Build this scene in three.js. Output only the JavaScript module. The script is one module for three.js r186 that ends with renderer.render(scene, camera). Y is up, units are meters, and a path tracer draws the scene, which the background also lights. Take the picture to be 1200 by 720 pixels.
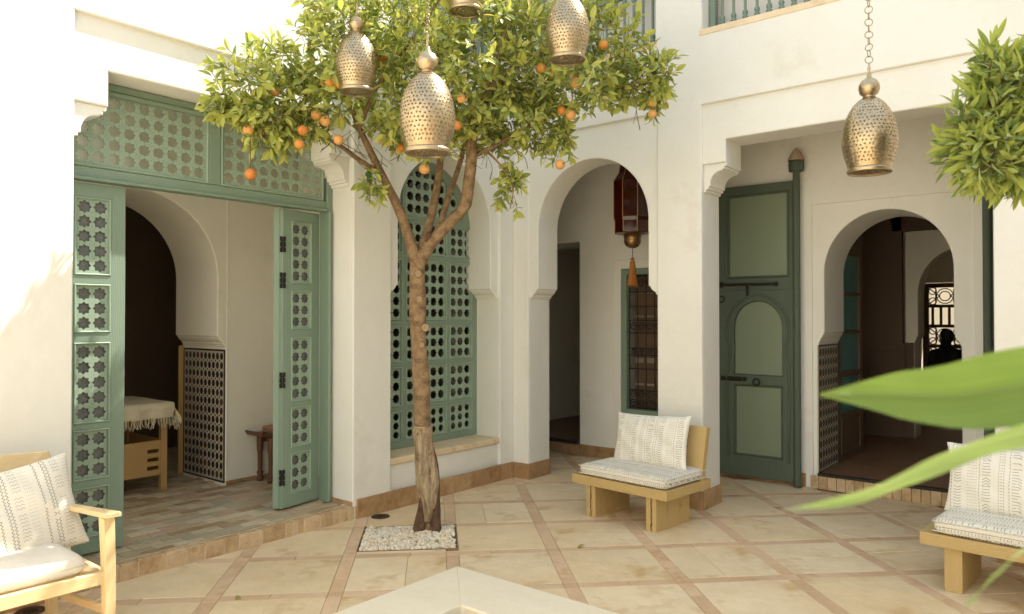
import * as THREE from 'three';
import { mergeGeometries, toCreasedNormals } from 'three/addons/utils/BufferGeometryUtils.js';
import { RoundedBoxGeometry } from 'three/addons/geometries/RoundedBoxGeometry.js';
import { MarchingCubes } from 'three/addons/objects/MarchingCubes.js';

// ---------------------------------------------------------------- camera, sky, sun, exposure
const scene = new THREE.Scene();
const camera = new THREE.PerspectiveCamera(45.19, 1024 / 614, 0.05, 200);
camera.position.set(-5.38, 1.5, 4.355);
camera.lookAt(-5.38 + 0.776, 1.5 + 0.0127, 4.355 - 0.63);
camera.focus = 5.6; camera.userData.fStop = 3.6;
scene.add(camera);
const SUN = new THREE.Vector3(1, 1.5, 0.38).normalize();
{
  const W = 512, H = 256, d = new Float32Array(W * H * 4), v = new THREE.Vector3();
  for (let j = 0; j < H; j++) for (let i = 0; i < W; i++) {
    const up = ((j + 0.5) / H - 0.5) * Math.PI, a = ((i + 0.5) / W - 0.5) * 2 * Math.PI;
    v.set(Math.cos(a) * Math.cos(up), Math.sin(up), Math.sin(a) * Math.cos(up));
    const h = Math.max(0, v.y), t = Math.pow(1 - h, 2.5), g = Math.pow(Math.max(0, v.dot(SUN)), 6), k = (j * W + i) * 4;
    const c = v.y < 0 ? [0.5, 0.43, 0.34] : [0.8 + 0.12 * t + 0.6 * g, 0.93 + 0.1 * t + 0.55 * g, 1.12 + 0.04 * t + 0.4 * g];
    d[k] = c[0]; d[k + 1] = c[1]; d[k + 2] = c[2]; d[k + 3] = 1;
  }
  const sky = new THREE.DataTexture(d, W, H, THREE.RGBAFormat, THREE.FloatType);
  sky.mapping = THREE.EquirectangularReflectionMapping; sky.needsUpdate = true;
  scene.background = sky; scene.environment = sky;
  scene.backgroundIntensity = scene.environmentIntensity = 0.6;
}
const sun = new THREE.DirectionalLight(new THREE.Color(1, 0.955, 0.88), 5);
sun.position.copy(SUN).multiplyScalar(40).add(new THREE.Vector3(-3, 0, 1)); sun.target.position.set(-3, 0, 1);
sun.castShadow = true; sun.shadow.mapSize.set(4096, 4096);
Object.assign(sun.shadow.camera, { left: -14, right: 14, top: 14, bottom: -14, near: 1, far: 90 });
sun.name = 'sun'; sun.target.name = 'sun_target';
scene.add(sun, sun.target);
const renderer = new THREE.WebGLRenderer({ antialias: true });
renderer.toneMapping = THREE.LinearToneMapping; renderer.toneMappingExposure = 2.12;
renderer.shadowMap.enabled = true;

// ---------------------------------------------------------------- helpers
function rngOf(s) { return () => { s |= 0; s = s + 0x6D2B79F5 | 0; let t = Math.imul(s ^ s >>> 15, 1 | s); t = t + Math.imul(t ^ t >>> 7, 61 | t) ^ t; return ((t ^ t >>> 14) >>> 0) / 4294967296; }; }
let rnd = rngOf(7);
const R = (a, b) => a + (b - a) * rnd(), pick = (a) => a[Math.floor(rnd() * a.length)], V = (x, y, z) => new THREE.Vector3(x, y, z);
const { sin, cos, PI, abs, pow, sqrt, min, max, floor } = Math;
const counts = {};
function numbered(n) { const k = counts[n] = (counts[n] ?? -1) + 1; return k ? n + '_' + String(k).padStart(3, '0') : n; }
function shade(o) { o.castShadow = o.receiveShadow = true; return o; }
function flat(g) { const o = g.index ? g.toNonIndexed() : g; return o; }
// uv in metres from the face's own plane; grain = axis (0, 1, 2) along which u runs
function boxUV(g0, grain = -1, off = [0, 0]) {
  const g = flat(g0), p = g.attributes.position, uv = new Float32Array(p.count * 2);
  g.computeBoundingBox();
  const s = g.boundingBox.getSize(V(0, 0, 0)).toArray(), L = grain >= 0 ? grain : s.indexOf(max(...s));
  const a = V(0, 0, 0), b = V(0, 0, 0), c = V(0, 0, 0), n = V(0, 0, 0);
  for (let i = 0; i < p.count; i += 3) {
    a.fromBufferAttribute(p, i); b.fromBufferAttribute(p, i + 1); c.fromBufferAttribute(p, i + 2);
    n.copy(b).sub(a).cross(c.clone().sub(a));
    const m = [abs(n.x), abs(n.y), abs(n.z)], ax = m.indexOf(max(...m)), two = [0, 1, 2].filter((k) => k !== ax);
    if (two[1] === L) two.reverse();
    [a, b, c].forEach((q, k) => { const e = q.toArray(); uv[(i + k) * 2] = e[two[0]] + off[0]; uv[(i + k) * 2 + 1] = e[two[1]] + off[1] + 0.13 * ax; });
  }
  g.setAttribute('uv', new THREE.BufferAttribute(uv, 2));
  for (const k of Object.keys(g.attributes)) if (!['position', 'normal', 'uv'].includes(k)) g.deleteAttribute(k);
  return g;
}
function join(gs) { return Array.isArray(gs) ? (gs.length === 1 ? gs[0] : mergeGeometries(gs.map(flat), false)) : gs; }
function mesh(name, gs, m, parent) { const o = shade(new THREE.Mesh(join(gs), m)); o.name = name; if (parent) parent.add(o); return o; }
function tag(o, label, category, group, kind) { Object.assign(o.userData, { label, category }); if (group) o.userData.group = group; if (kind) o.userData.kind = kind; return o; }
function top(name, gs, m, label, category, group, kind) { return tag(mesh(numbered(name), gs, m, scene), label, category, group, kind); }
function thing(name, label, category, pos = [0, 0, 0], turn = 0, group) {
  const o = new THREE.Group(); o.name = numbered(name); o.position.set(...pos); o.rotation.y = turn; scene.add(o);
  return tag(o, label, category, group);
}
function copy(o, label, group) { const c = o.clone(); c.name = numbered(o.name.replace(/_\d+$/, '')); scene.add(c); c.userData = { ...o.userData, label }; if (group) c.userData.group = group; return c; }
function box(sx, sy, sz, x = 0, y = 0, z = 0, r = 0.004, grain = -1, off) {
  const g = r > 0 ? new RoundedBoxGeometry(sx, sy, sz, 1, min(r, sx / 2.1, sy / 2.1, sz / 2.1)) : new THREE.BoxGeometry(sx, sy, sz);
  return boxUV(g, grain, off ?? [x * 0.37 + y * 0.71, z * 0.53]).translate(x, y, z);
}
// a sheet of stuff in the xy plane: front face at z = 0 looking to +z with a bevelled edge, back at z = -depth
function inset(pts, d) {
  const n = pts.length;
  return pts.map((p, i) => {
    const a = pts[(i + n - 1) % n], b = pts[(i + 1) % n];
    let x1 = p[0] - a[0], y1 = p[1] - a[1], x2 = b[0] - p[0], y2 = b[1] - p[1];
    const l1 = Math.hypot(x1, y1) || 1, l2 = Math.hypot(x2, y2) || 1;
    const n1 = [-y1 / l1, x1 / l1], n2 = [-y2 / l2, x2 / l2], k = 1 + n1[0] * n2[0] + n1[1] * n2[1];
    return k < 0.2 ? [p[0] + n1[0] * d, p[1] + n1[1] * d] : [p[0] + (n1[0] + n2[0]) * d / k, p[1] + (n1[1] + n2[1]) * d / k];
  });
}
const area = (p) => p.reduce((s, a, i) => { const b = p[(i + 1) % p.length]; return s + a[0] * b[1] - b[0] * a[1]; }, 0);
function sheet(outer, holes, depth, bevel = 0, crease = 0.5, grain = 0, off = [0, 0]) {
  outer = area(outer) < 0 ? [...outer].reverse() : outer; holes = holes.map((h) => area(h) > 0 ? [...h].reverse() : h);
  const pos = [], all = [outer, ...holes], ins = bevel ? all.map((p) => inset(p, bevel)) : all;
  const cap = (cs, z, flip) => {
    const v = cs.map((c) => c.map((p) => new THREE.Vector2(...p))), f = THREE.ShapeUtils.triangulateShape(v[0], v.slice(1)), q = v.flat();
    for (const t of f) for (const k of flip ? [t[0], t[2], t[1]] : t) pos.push(q[k].x, q[k].y, z);
  };
  cap(ins, 0, false); cap(all, -depth, true);
  const ring = (A, za, B, zb) => A.forEach((_, i) => {
    const j = (i + 1) % A.length, a0 = A[i], a1 = A[j], b0 = B[i], b1 = B[j];
    pos.push(...b0, zb, ...b1, zb, ...a1, za, ...b0, zb, ...a1, za, ...a0, za);
  });
  all.forEach((c, i) => { if (bevel) ring(ins[i], 0, c, -bevel); ring(c, -bevel, c, -depth); });
  let g = new THREE.BufferGeometry(); g.setAttribute('position', new THREE.Float32BufferAttribute(pos, 3));
  g = toCreasedNormals(g, crease);
  return boxUV(g, grain, off);
}
const rect = (x0, y0, x1, y1) => [[x0, y0], [x1, y0], [x1, y1], [x0, y1]];
const ontoRight = (g, x = 0) => g.rotateY(-PI / 2).translate(x, 0, 0);   // sheet of the right-hand wall: local x becomes world z, front looks to -x
const lathe = (pts, n = 24) => flat(new THREE.LatheGeometry(pts.map((p) => new THREE.Vector2(...p)), n));
function tube(pts, r, n = 16, k = 6, closed = false) { return flat(new THREE.TubeGeometry(new THREE.CatmullRomCurve3(pts.map((p) => p.isVector3 ? p : V(...p)), closed, 'centripetal'), n, r, k, closed)); }
function rod(a, b, r, k = 6) { const A = V(...a), B = V(...b), d = B.clone().sub(A), g = new THREE.CylinderGeometry(r, r, d.length(), k); g.applyQuaternion(new THREE.Quaternion().setFromUnitVectors(V(0, 1, 0), d.normalize())); const m = A.add(B).multiplyScalar(0.5); return flat(g.translate(m.x, m.y, m.z)); }

// ---------------------------------------------------------------- textures
function noiseField(n, cells, seed) {           // tiling value noise, 0..1
  const r = rngOf(seed), t = Float32Array.from({ length: cells * cells }, () => r()), f = new Float32Array(n * n), sm = (x) => x * x * (3 - 2 * x);
  for (let j = 0; j < n; j++) for (let i = 0; i < n; i++) {
    const x = i / n * cells, y = j / n * cells, x0 = floor(x), y0 = floor(y), u = sm(x - x0), w = sm(y - y0), at = (a, b) => t[(b % cells) * cells + a % cells];
    f[j * n + i] = (at(x0, y0) * (1 - u) + at(x0 + 1, y0) * u) * (1 - w) + (at(x0, y0 + 1) * (1 - u) + at(x0 + 1, y0 + 1) * u) * w;
  }
  return f;
}
function fbm(n, list, seed) { const o = new Float32Array(n * n); let s = 0; list.forEach(([c, w], k) => { const f = noiseField(n, c, seed + k * 17); s += w; for (let i = 0; i < o.length; i++) o[i] += f[i] * w; }); for (let i = 0; i < o.length; i++) o[i] /= s; return o; }
function dataTex(n, fn, srgb, size) {
  const d = new Uint8Array(n * n * 4);
  for (let i = 0; i < n * n; i++) { const c = fn(i, i % n, floor(i / n)); for (let k = 0; k < 3; k++) d[i * 4 + k] = max(0, min(255, c[k] * 255)); d[i * 4 + 3] = 255; }
  const t = new THREE.DataTexture(d, n, n); t.wrapS = t.wrapT = THREE.RepeatWrapping; t.magFilter = THREE.LinearFilter; t.minFilter = THREE.LinearMipmapLinearFilter; t.generateMipmaps = true;
  if (srgb) t.colorSpace = THREE.SRGBColorSpace; t.repeat.set(1 / size[0], 1 / size[1]); t.needsUpdate = true; return t;
}
const enc = (x) => x <= 0.0031308 ? 12.92 * x : 1.055 * pow(x, 1 / 2.4) - 0.055;   // linear to sRGB
// a multiplier map around 1 (stored so that 0.8 linear = neutral); amp per channel
function tintMap(f, amp, size, spots) {
  const n = sqrt(f.length);
  return dataTex(n, (i) => { let k = (f[i] - 0.5) * 2; const s = spots ? spots(i) : [1, 1, 1]; return [0, 1, 2].map((c) => enc(0.8 * (1 + k * amp[c]) * s[c])); }, true, size);
}
const grey = (f, size) => dataTex(sqrt(f.length), (i) => [f[i], f[i], f[i]], false, size);
const lin = (r, g, b) => new THREE.Color().setRGB(r, g, b);
const mapped = (r, g, b) => lin(r / 0.8, g / 0.8, b / 0.8);
const std = (o) => new THREE.MeshStandardMaterial({ roughness: 0.8, ...o });
const nBig = fbm(512, [[3, 1], [7, 0.7], [16, 0.5], [40, 0.3], [110, 0.25]], 3), nFine = fbm(512, [[24, 1], [60, 0.8], [150, 0.7]], 11), nMid = fbm(512, [[6, 1], [14, 0.8], [34, 0.6], [90, 0.4]], 29);
const woodF = (() => { const n = 512, f = new Float32Array(n * n), a = fbm(n, [[3, 1], [8, 0.4]], 41), r = rngOf(5), lines = Float32Array.from({ length: n }, () => r()); for (let j = 0; j < n; j++) for (let i = 0; i < n; i++) { const y = j + a[j * n + i] * 34; const k = ((y % n) + n) % n, k0 = floor(k), t = k - k0; f[j * n + i] = 0.55 * (0.5 + 0.5 * sin(y * 0.2)) + 0.45 * (lines[k0] * (1 - t) + lines[(k0 + 1) % n] * t); } return f; })();
const M = {};
{
  const plasterMap = tintMap(nBig, [0.055, 0.065, 0.09], [2.3, 2.3], (i) => { const a = max(0, nMid[i] - 0.62) * 0.5; return [1 - a * 0.6, 1 - a * 0.8, 1 - a]; }), plasterBump = grey(fbm(512, [[4, 1], [11, 0.8], [30, 0.35], [90, 0.15]], 51), [1.6, 1.6]);
  M.plaster = std({ color: mapped(0.82, 0.8, 0.725), map: plasterMap, bumpMap: plasterBump, bumpScale: 0.009, roughness: 0.82 });
  M.innerPlaster = std({ color: mapped(0.9, 0.85, 0.71), map: plasterMap, bumpMap: plasterBump, bumpScale: 0.005, roughness: 0.85 });
  const st = fbm(512, [[5, 1], [12, 1], [30, 0.7]], 77), st2 = fbm(512, [[2, 1], [5, 1], [13, 0.5]], 91);
  const stoneMap = tintMap(nMid, [0.12, 0.15, 0.19], [1.3, 1.3], (i) => { const a = max(0, st[i] - 0.58) * 3.2, b = max(0, st2[i] - 0.55) * 1.6; return [1 - a * 0.28 - b * 0.05, 1 - a * 0.38 - b * 0.14, 1 - a * 0.52 - b * 0.26]; });
  const stoneBump = grey(fbm(512, [[20, 1], [55, 0.8], [140, 0.6]], 61), [0.9, 0.9]), stoneRough = grey(Float32Array.from(nMid, (x) => 0.38 + x * 0.4), [1.1, 1.1]);
  M.slab = [[0.78, 0.62, 0.4], [0.81, 0.65, 0.43], [0.75, 0.585, 0.365], [0.79, 0.62, 0.385]].map((c) => std({ color: mapped(...c), map: stoneMap, bumpMap: stoneBump, bumpScale: 0.003, roughness: 1, roughnessMap: stoneRough }));
  M.band = [[0.68, 0.475, 0.3], [0.71, 0.5, 0.32], [0.62, 0.425, 0.26], [0.67, 0.48, 0.305]].map((c) => std({ color: mapped(...c), map: stoneMap, bumpMap: stoneBump, bumpScale: 0.003, roughness: 0.7 }));
  M.grout = std({ color: mapped(0.62, 0.49, 0.33), map: stoneMap, roughness: 0.95 });
  M.coping = std({ color: mapped(0.88, 0.78, 0.6), map: tintMap(nMid, [0.05, 0.06, 0.08], [1.1, 1.1]), bumpMap: stoneBump, bumpScale: 0.002, roughness: 0.7 });
  const plinthMap = tintMap(nMid, [0.25, 0.28, 0.3], [0.5, 0.5], (i) => { const a = max(0, st[i] - 0.52) * 3; return [1 - a * 0.3, 1 - a * 0.4, 1 - a * 0.5]; });
  M.plinth = [[0.44, 0.27, 0.13], [0.4, 0.24, 0.11], [0.47, 0.3, 0.15]].map((c) => std({ color: mapped(...c), map: plinthMap, bumpMap: stoneBump, bumpScale: 0.006, roughness: 0.75 }));
  M.step = [[0.54, 0.38, 0.21], [0.58, 0.42, 0.245], [0.5, 0.345, 0.185], [0.6, 0.44, 0.265]].map((c) => std({ color: mapped(...c), map: plinthMap, bumpMap: stoneBump, bumpScale: 0.005, roughness: 0.7 }));
  M.bejmat = [[0.5, 0.39, 0.24], [0.6, 0.49, 0.32], [0.39, 0.27, 0.145], [0.54, 0.38, 0.24], [0.64, 0.54, 0.37], [0.46, 0.39, 0.255]].map((c) => std({ color: mapped(...c), map: tintMap(nMid, [0.1, 0.1, 0.1], [0.7, 0.7]), bumpMap: stoneBump, bumpScale: 0.003, roughness: 0.32 }));
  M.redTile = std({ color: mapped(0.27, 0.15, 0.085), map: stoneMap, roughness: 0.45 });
  const paintMap = tintMap(woodF, [0.05, 0.05, 0.05], [0.5, 0.16]), woodBump = grey(woodF, [0.5, 0.16]);
  M.green = std({ color: mapped(0.22, 0.295, 0.215), map: paintMap, bumpMap: woodBump, bumpScale: 0.0008, roughness: 0.5 });
  M.greenLattice = std({ color: mapped(0.3, 0.385, 0.28), map: paintMap, roughness: 0.55 });
  M.oldGreen = std({ color: mapped(0.095, 0.125, 0.085), map: tintMap(woodF, [0.14, 0.14, 0.14], [0.6, 0.2]), bumpMap: woodBump, bumpScale: 0.002, roughness: 0.62 });
  M.oldPanel = std({ color: mapped(0.21, 0.255, 0.165), map: tintMap(woodF, [0.1, 0.1, 0.1], [0.6, 0.2]), bumpMap: woodBump, bumpScale: 0.001, roughness: 0.45 });
  M.upperGreen = std({ color: mapped(0.19, 0.25, 0.19), map: paintMap, roughness: 0.6 });
  M.iron = std({ color: lin(0.03, 0.026, 0.02), roughness: 0.6, metalness: 0.5 });
  M.rust = std({ color: lin(0.1, 0.07, 0.04), roughness: 0.6, metalness: 0.6 });
  M.pine = std({ color: mapped(0.72, 0.54, 0.29), map: tintMap(woodF, [0.12, 0.17, 0.26], [0.8, 0.11]), bumpMap: woodBump, bumpScale: 0.001, roughness: 0.55 });
  M.ochre = std({ color: mapped(0.53, 0.375, 0.155), map: tintMap(woodF, [0.1, 0.12, 0.16], [0.9, 0.16], (i) => { const a = max(0, nMid[i] - 0.6); return [1 - a, 1 - a * 1.2, 1 - a * 1.4]; }), bumpMap: woodBump, bumpScale: 0.0012, roughness: 0.6 });
  M.bedWood = std({ color: mapped(0.5, 0.3, 0.11), map: tintMap(woodF, [0.1, 0.13, 0.17], [0.7, 0.15]), roughness: 0.5 });
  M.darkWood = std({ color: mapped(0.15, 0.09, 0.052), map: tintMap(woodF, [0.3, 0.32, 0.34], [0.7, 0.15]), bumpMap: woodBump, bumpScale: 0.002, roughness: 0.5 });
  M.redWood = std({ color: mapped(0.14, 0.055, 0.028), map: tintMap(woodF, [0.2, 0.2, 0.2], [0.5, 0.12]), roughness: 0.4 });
  M.brass = std({ color: mapped(0.48, 0.375, 0.235), map: tintMap(nMid, [0.12, 0.14, 0.2], [0.2, 0.2]), metalness: 1, roughness: 0.35, bumpMap: grey(fbm(256, [[20, 1], [44, 0.7]], 71), [0.25, 0.25]), bumpScale: 0.0012 });
  M.brass.side = THREE.DoubleSide;
  M.bronze = std({ color: lin(0.3, 0.17, 0.08), metalness: 0.9, roughness: 0.35 });
  M.copper = std({ color: lin(0.6, 0.36, 0.2), metalness: 1, roughness: 0.35 });
  const barkF = (() => { const n = 512, a = fbm(n, [[5, 1], [13, 0.8], [40, 0.6], [100, 0.4]], 131), f = new Float32Array(n * n); for (let j = 0; j < n; j++) for (let i = 0; i < n; i++) f[j * n + i] = a[j * n + ((i * 1) % n)]; return f; })();
  const barkMap = tintMap(barkF, [0.75, 0.8, 0.85], [0.3, 0.26]);
  M.bark = std({ color: mapped(0.28, 0.18, 0.09), map: barkMap, bumpMap: grey(barkF, [0.22, 0.2]), bumpScale: 0.01, roughness: 0.85 });
  M.darkBark = std({ color: mapped(0.13, 0.07, 0.038), map: barkMap, bumpMap: grey(barkF, [0.2, 0.12]), bumpScale: 0.008, roughness: 0.9 });
  const grain = (() => { const n = 512, a = fbm(n, [[3, 1], [9, 0.6]], 151), f = new Float32Array(n * n), r = rngOf(9), ln = fbm(n, [[60, 1], [120, 1]], 171); for (let j = 0; j < n; j++) for (let i = 0; i < n; i++) { const x = floor(i + a[j * n + i] * 60) % n; f[j * n + i] = ln[x] * 0.7 + a[j * n + i] * 0.3; } return f; })();
  M.deadWood = std({ color: mapped(0.37, 0.275, 0.165), map: tintMap(barkF, [0.8, 0.9, 1], [0.07, 0.55]), bumpMap: grey(barkF, [0.07, 0.5]), bumpScale: 0.014, roughness: 0.8 });
  M.cutWood = std({ color: lin(0.42, 0.29, 0.16), roughness: 0.8 });
  M.glass = new THREE.MeshPhysicalMaterial({ color: lin(0.92, 0.95, 0.93), roughness: 0.06, transmission: 1, thickness: 0, ior: 1.5 });
  M.greyGlass = std({ color: mapped(0.16, 0.165, 0.145), map: tintMap(nFine, [0.3, 0.3, 0.3], [0.25, 0.25]), roughness: 0.18, bumpMap: grey(nFine, [0.16, 0.3]), bumpScale: 0.004 });
  M.tealGlass = std({ color: lin(0.08, 0.24, 0.24), roughness: 0.25 });
  M.redGlass = new THREE.MeshPhysicalMaterial({ color: lin(0.1, 0.009, 0.007), roughness: 0.08, transmission: 0.55, thickness: 0, ior: 1.5 });
  M.tassel = std({ color: lin(0.42, 0.16, 0.035), roughness: 0.9 });
  M.clay = std({ color: mapped(0.5, 0.37, 0.27), map: plasterMap, roughness: 0.9 });
  M.leaf = std({}); // replaced below
  const leafMap = null;
  const leaf = (c) => new THREE.MeshPhysicalMaterial({ color: lin(...c), roughness: 0.95, clearcoat: 0.5, clearcoatRoughness: 0.3, transmission: 0.4, thickness: 0, side: THREE.DoubleSide });
  M.leaf = leaf([0.3, 0.36, 0.05]);
  M.leafTint = [[0.42, 0.46, 0.075], [0.32, 0.385, 0.06], [0.54, 0.56, 0.1], [0.22, 0.29, 0.05], [0.6, 0.5, 0.08]].map(leaf);
  M.bushTint = [[0.32, 0.39, 0.055], [0.24, 0.32, 0.05], [0.42, 0.48, 0.075], [0.17, 0.245, 0.04]].map(leaf);
  M.bladeLeaf = new THREE.MeshPhysicalMaterial({ color: mapped(0.155, 0.245, 0.035), map: tintMap(grain, [0.4, 0.3, 0.4], [0.07, 0.5]), roughness: 0.95, clearcoat: 0.3, clearcoatRoughness: 0.4, transmission: 0.4, thickness: 0, side: THREE.DoubleSide });
  M.paleBlade = new THREE.MeshPhysicalMaterial({ color: mapped(0.22, 0.315, 0.085), map: tintMap(grain, [0.3, 0.22, 0.3], [0.05, 0.5]), roughness: 0.95, clearcoat: 0.3, clearcoatRoughness: 0.4, transmission: 0.4, thickness: 0, side: THREE.DoubleSide });
  M.stem = std({ color: lin(0.16, 0.22, 0.06), roughness: 0.7 });
  const peel = grey(fbm(128, [[30, 1], [60, 1]], 181), [0.06, 0.06]);
  M.orange = [[0.72, 0.29, 0.06], [0.74, 0.37, 0.11], [0.66, 0.23, 0.04]].map((c) => std({ color: lin(...c), roughness: 0.45, bumpMap: peel, bumpScale: 0.0012 }));
  M.greenFruit = std({ color: lin(0.045, 0.09, 0.02), roughness: 0.45, bumpMap: peel, bumpScale: 0.001 });
  M.pebble = std({ color: lin(1, 1, 1), roughness: 0.75 });
  M.soil = std({ color: lin(0.2, 0.15, 0.09), roughness: 1 });
  M.cloth = std({ color: mapped(0.72, 0.62, 0.43), map: tintMap(nFine, [0.12, 0.12, 0.12], [0.4, 0.4]), roughness: 0.95 });
  M.redThread = std({ color: lin(0.25, 0.06, 0.03), roughness: 0.95 });
  M.poolTile = std({ color: lin(0.13, 0.34, 0.37), roughness: 0.25 });
  M.poolTileDark = std({ color: lin(0.06, 0.2, 0.23), roughness: 0.25 });
  M.water = new THREE.MeshPhysicalMaterial({ color: lin(0.85, 0.97, 0.96), roughness: 0.03, transmission: 1, thickness: 0, ior: 1.33 });
  M.lime = std({ color: lin(0.62, 0.6, 0.53), roughness: 0.6 });
  M.tileBlack = std({ color: lin(0.035, 0.028, 0.024), roughness: 0.3 });
  M.tileBrown = std({ color: lin(0.085, 0.045, 0.025), roughness: 0.3 });
  M.zelligeGrout = std({ color: mapped(0.55, 0.48, 0.37), map: plasterMap, roughness: 0.6 });
  M.skin = std({ color: lin(0.3, 0.17, 0.11), roughness: 0.6 }); M.hair = std({ color: lin(0.012, 0.01, 0.009), roughness: 0.6 }); M.darkCloth = std({ color: lin(0.02, 0.02, 0.024), roughness: 0.9 });
  M.gapLight = std({ color: lin(0.3, 0.26, 0.2), roughness: 0.9 }); M.curtain = std({ color: lin(0.8, 0.75, 0.7), roughness: 0.95 });
}
// printed cloth: rows of marks run along v when "columns" is set, 0.75 m of cloth per repeat
function printed(columns, ink, base, strong) {
  const n = 1024, c = document.createElement('canvas'); c.width = c.height = n; const g = c.getContext('2d'), r = rngOf(strong ? 501 : 321 + columns), rr = (a, b) => a + (b - a) * r();
  g.fillStyle = base; g.fillRect(0, 0, n, n);
  for (let i = 0; i < 9000; i++) { g.fillStyle = `rgba(${r() < 0.5 ? '255,255,255' : '150,140,120'},0.05)`; g.fillRect(r() * n, r() * n, rr(2, 40), 1); g.fillRect(r() * n, r() * n, 1, rr(2, 40)); }
  g.strokeStyle = g.fillStyle = ink; g.lineCap = 'round';
  const W = strong ? 64 : 100;
  let kind = 0;
  for (let x = 0; x < n; x += W, kind++) {
    const k = strong ? kind % 4 : kind % 5, cx = x + W / 2;
    g.lineWidth = strong ? 3 : 4; g.globalAlpha = strong ? 0.75 : 0.62;
    if (!strong && k % 2 === 0) { g.beginPath(); for (let y = 0; y < n; y += 26) { g.moveTo(x + 3 + rr(-2, 2), y); g.lineTo(x + 3 + rr(-2, 2), y + 15); } g.stroke(); }
    for (let y = 0; y < n; y += 22) {
      if (r() < 0.08) continue;
      g.beginPath();
      if (strong) {
        if (k === 0) { for (let q = -1; q <= 1; q += 2) { g.moveTo(cx - 16 * q, y); g.lineTo(cx - 4 * q, y + 11); g.lineTo(cx - 16 * q, y + 22); } g.stroke(); }
        else if (k === 1) { g.lineWidth = 2.2; g.globalAlpha = 0.6; for (let q = 0; q < 4; q++) { const a = q % 2 ? 0 : 11; g.moveTo(cx - 24 + q * 12, y + a); g.lineTo(cx - 12 + q * 12, y + 11 - a); } g.stroke(); }
        else if (k === 2) { for (let q = -20; q <= 20; q += 10) { g.moveTo(cx + q, y + 4); g.lineTo(cx + q, y + 7); } g.globalAlpha = 0.4; g.stroke(); }
        else { g.moveTo(cx, y); g.lineTo(cx + 12, y + 11); g.lineTo(cx, y + 22); g.stroke(); }
      } else if (k === 0) { g.moveTo(cx - 26, y + rr(-2, 2)); g.lineTo(cx, y + 9); g.lineTo(cx + 26, y + rr(-2, 2)); g.stroke(); }
      else if (k === 1) { for (let q = -30; q <= 30; q += 15) { g.moveTo(cx + q, y + 4); g.lineTo(cx + q + rr(2, 6), y + 5); } g.stroke(); }
      else if (k === 2) { const t = floor(y / 66) % 3; if (t === 0) { g.moveTo(cx - 28, y + rr(0, 5)); g.lineTo(cx + 28, y + rr(0, 5)); } else if (t === 1) { g.moveTo(cx - 26, y + 20); g.lineTo(cx, y); g.lineTo(cx + 26, y + 20); } else { g.moveTo(cx - 24, y); g.bezierCurveTo(cx - 10, y + 16, cx + 10, y - 12, cx + 24, y + 6); } g.stroke(); }
      else if (k === 3) { g.moveTo(cx - 16, y); g.lineTo(cx - 16, y + 9); g.moveTo(cx + 16, y); g.lineTo(cx + 16, y + 9); g.moveTo(cx - 4, y + 3); g.lineTo(cx + 5, y + 3); g.stroke(); }
      else { const t = floor(y / 88) % 2; g.moveTo(cx - 30, y + rr(0, 4)); g.lineTo(cx + rr(-6, 30), y + rr(0, 4)); if (t) { g.moveTo(cx + 8, y); g.lineTo(cx + 28, y + 14); } g.stroke(); }
    }
  }
  const t = new THREE.CanvasTexture(c); t.colorSpace = THREE.SRGBColorSpace; t.wrapS = t.wrapT = THREE.RepeatWrapping; t.repeat.set(1 / 0.75, 1 / 0.75); t.rotation = columns ? 0 : PI / 2;
  return t;
}
{
  const weave = grey(fbm(256, [[90, 1], [128, 1], [8, 0.5]], 211), [0.12, 0.12]);
  const f = (map) => std({ map, color: lin(0.97, 0.96, 0.93), roughness: 0.95, bumpMap: weave, bumpScale: 0.0015 });
  M.padCloth = f(printed(false, '#3c3a36', '#e9e4d8')); M.pillowCloth = f(printed(true, '#5a554d', '#eeeae0')); M.stripePillow = f(printed(true, '#4a463f', '#ebe5d9', true));
  M.plainPad = std({ color: mapped(0.74, 0.68, 0.58), map: tintMap(nFine, [0.08, 0.08, 0.09], [0.3, 0.3]), bumpMap: weave, bumpScale: 0.002, roughness: 0.95 });
}

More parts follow.
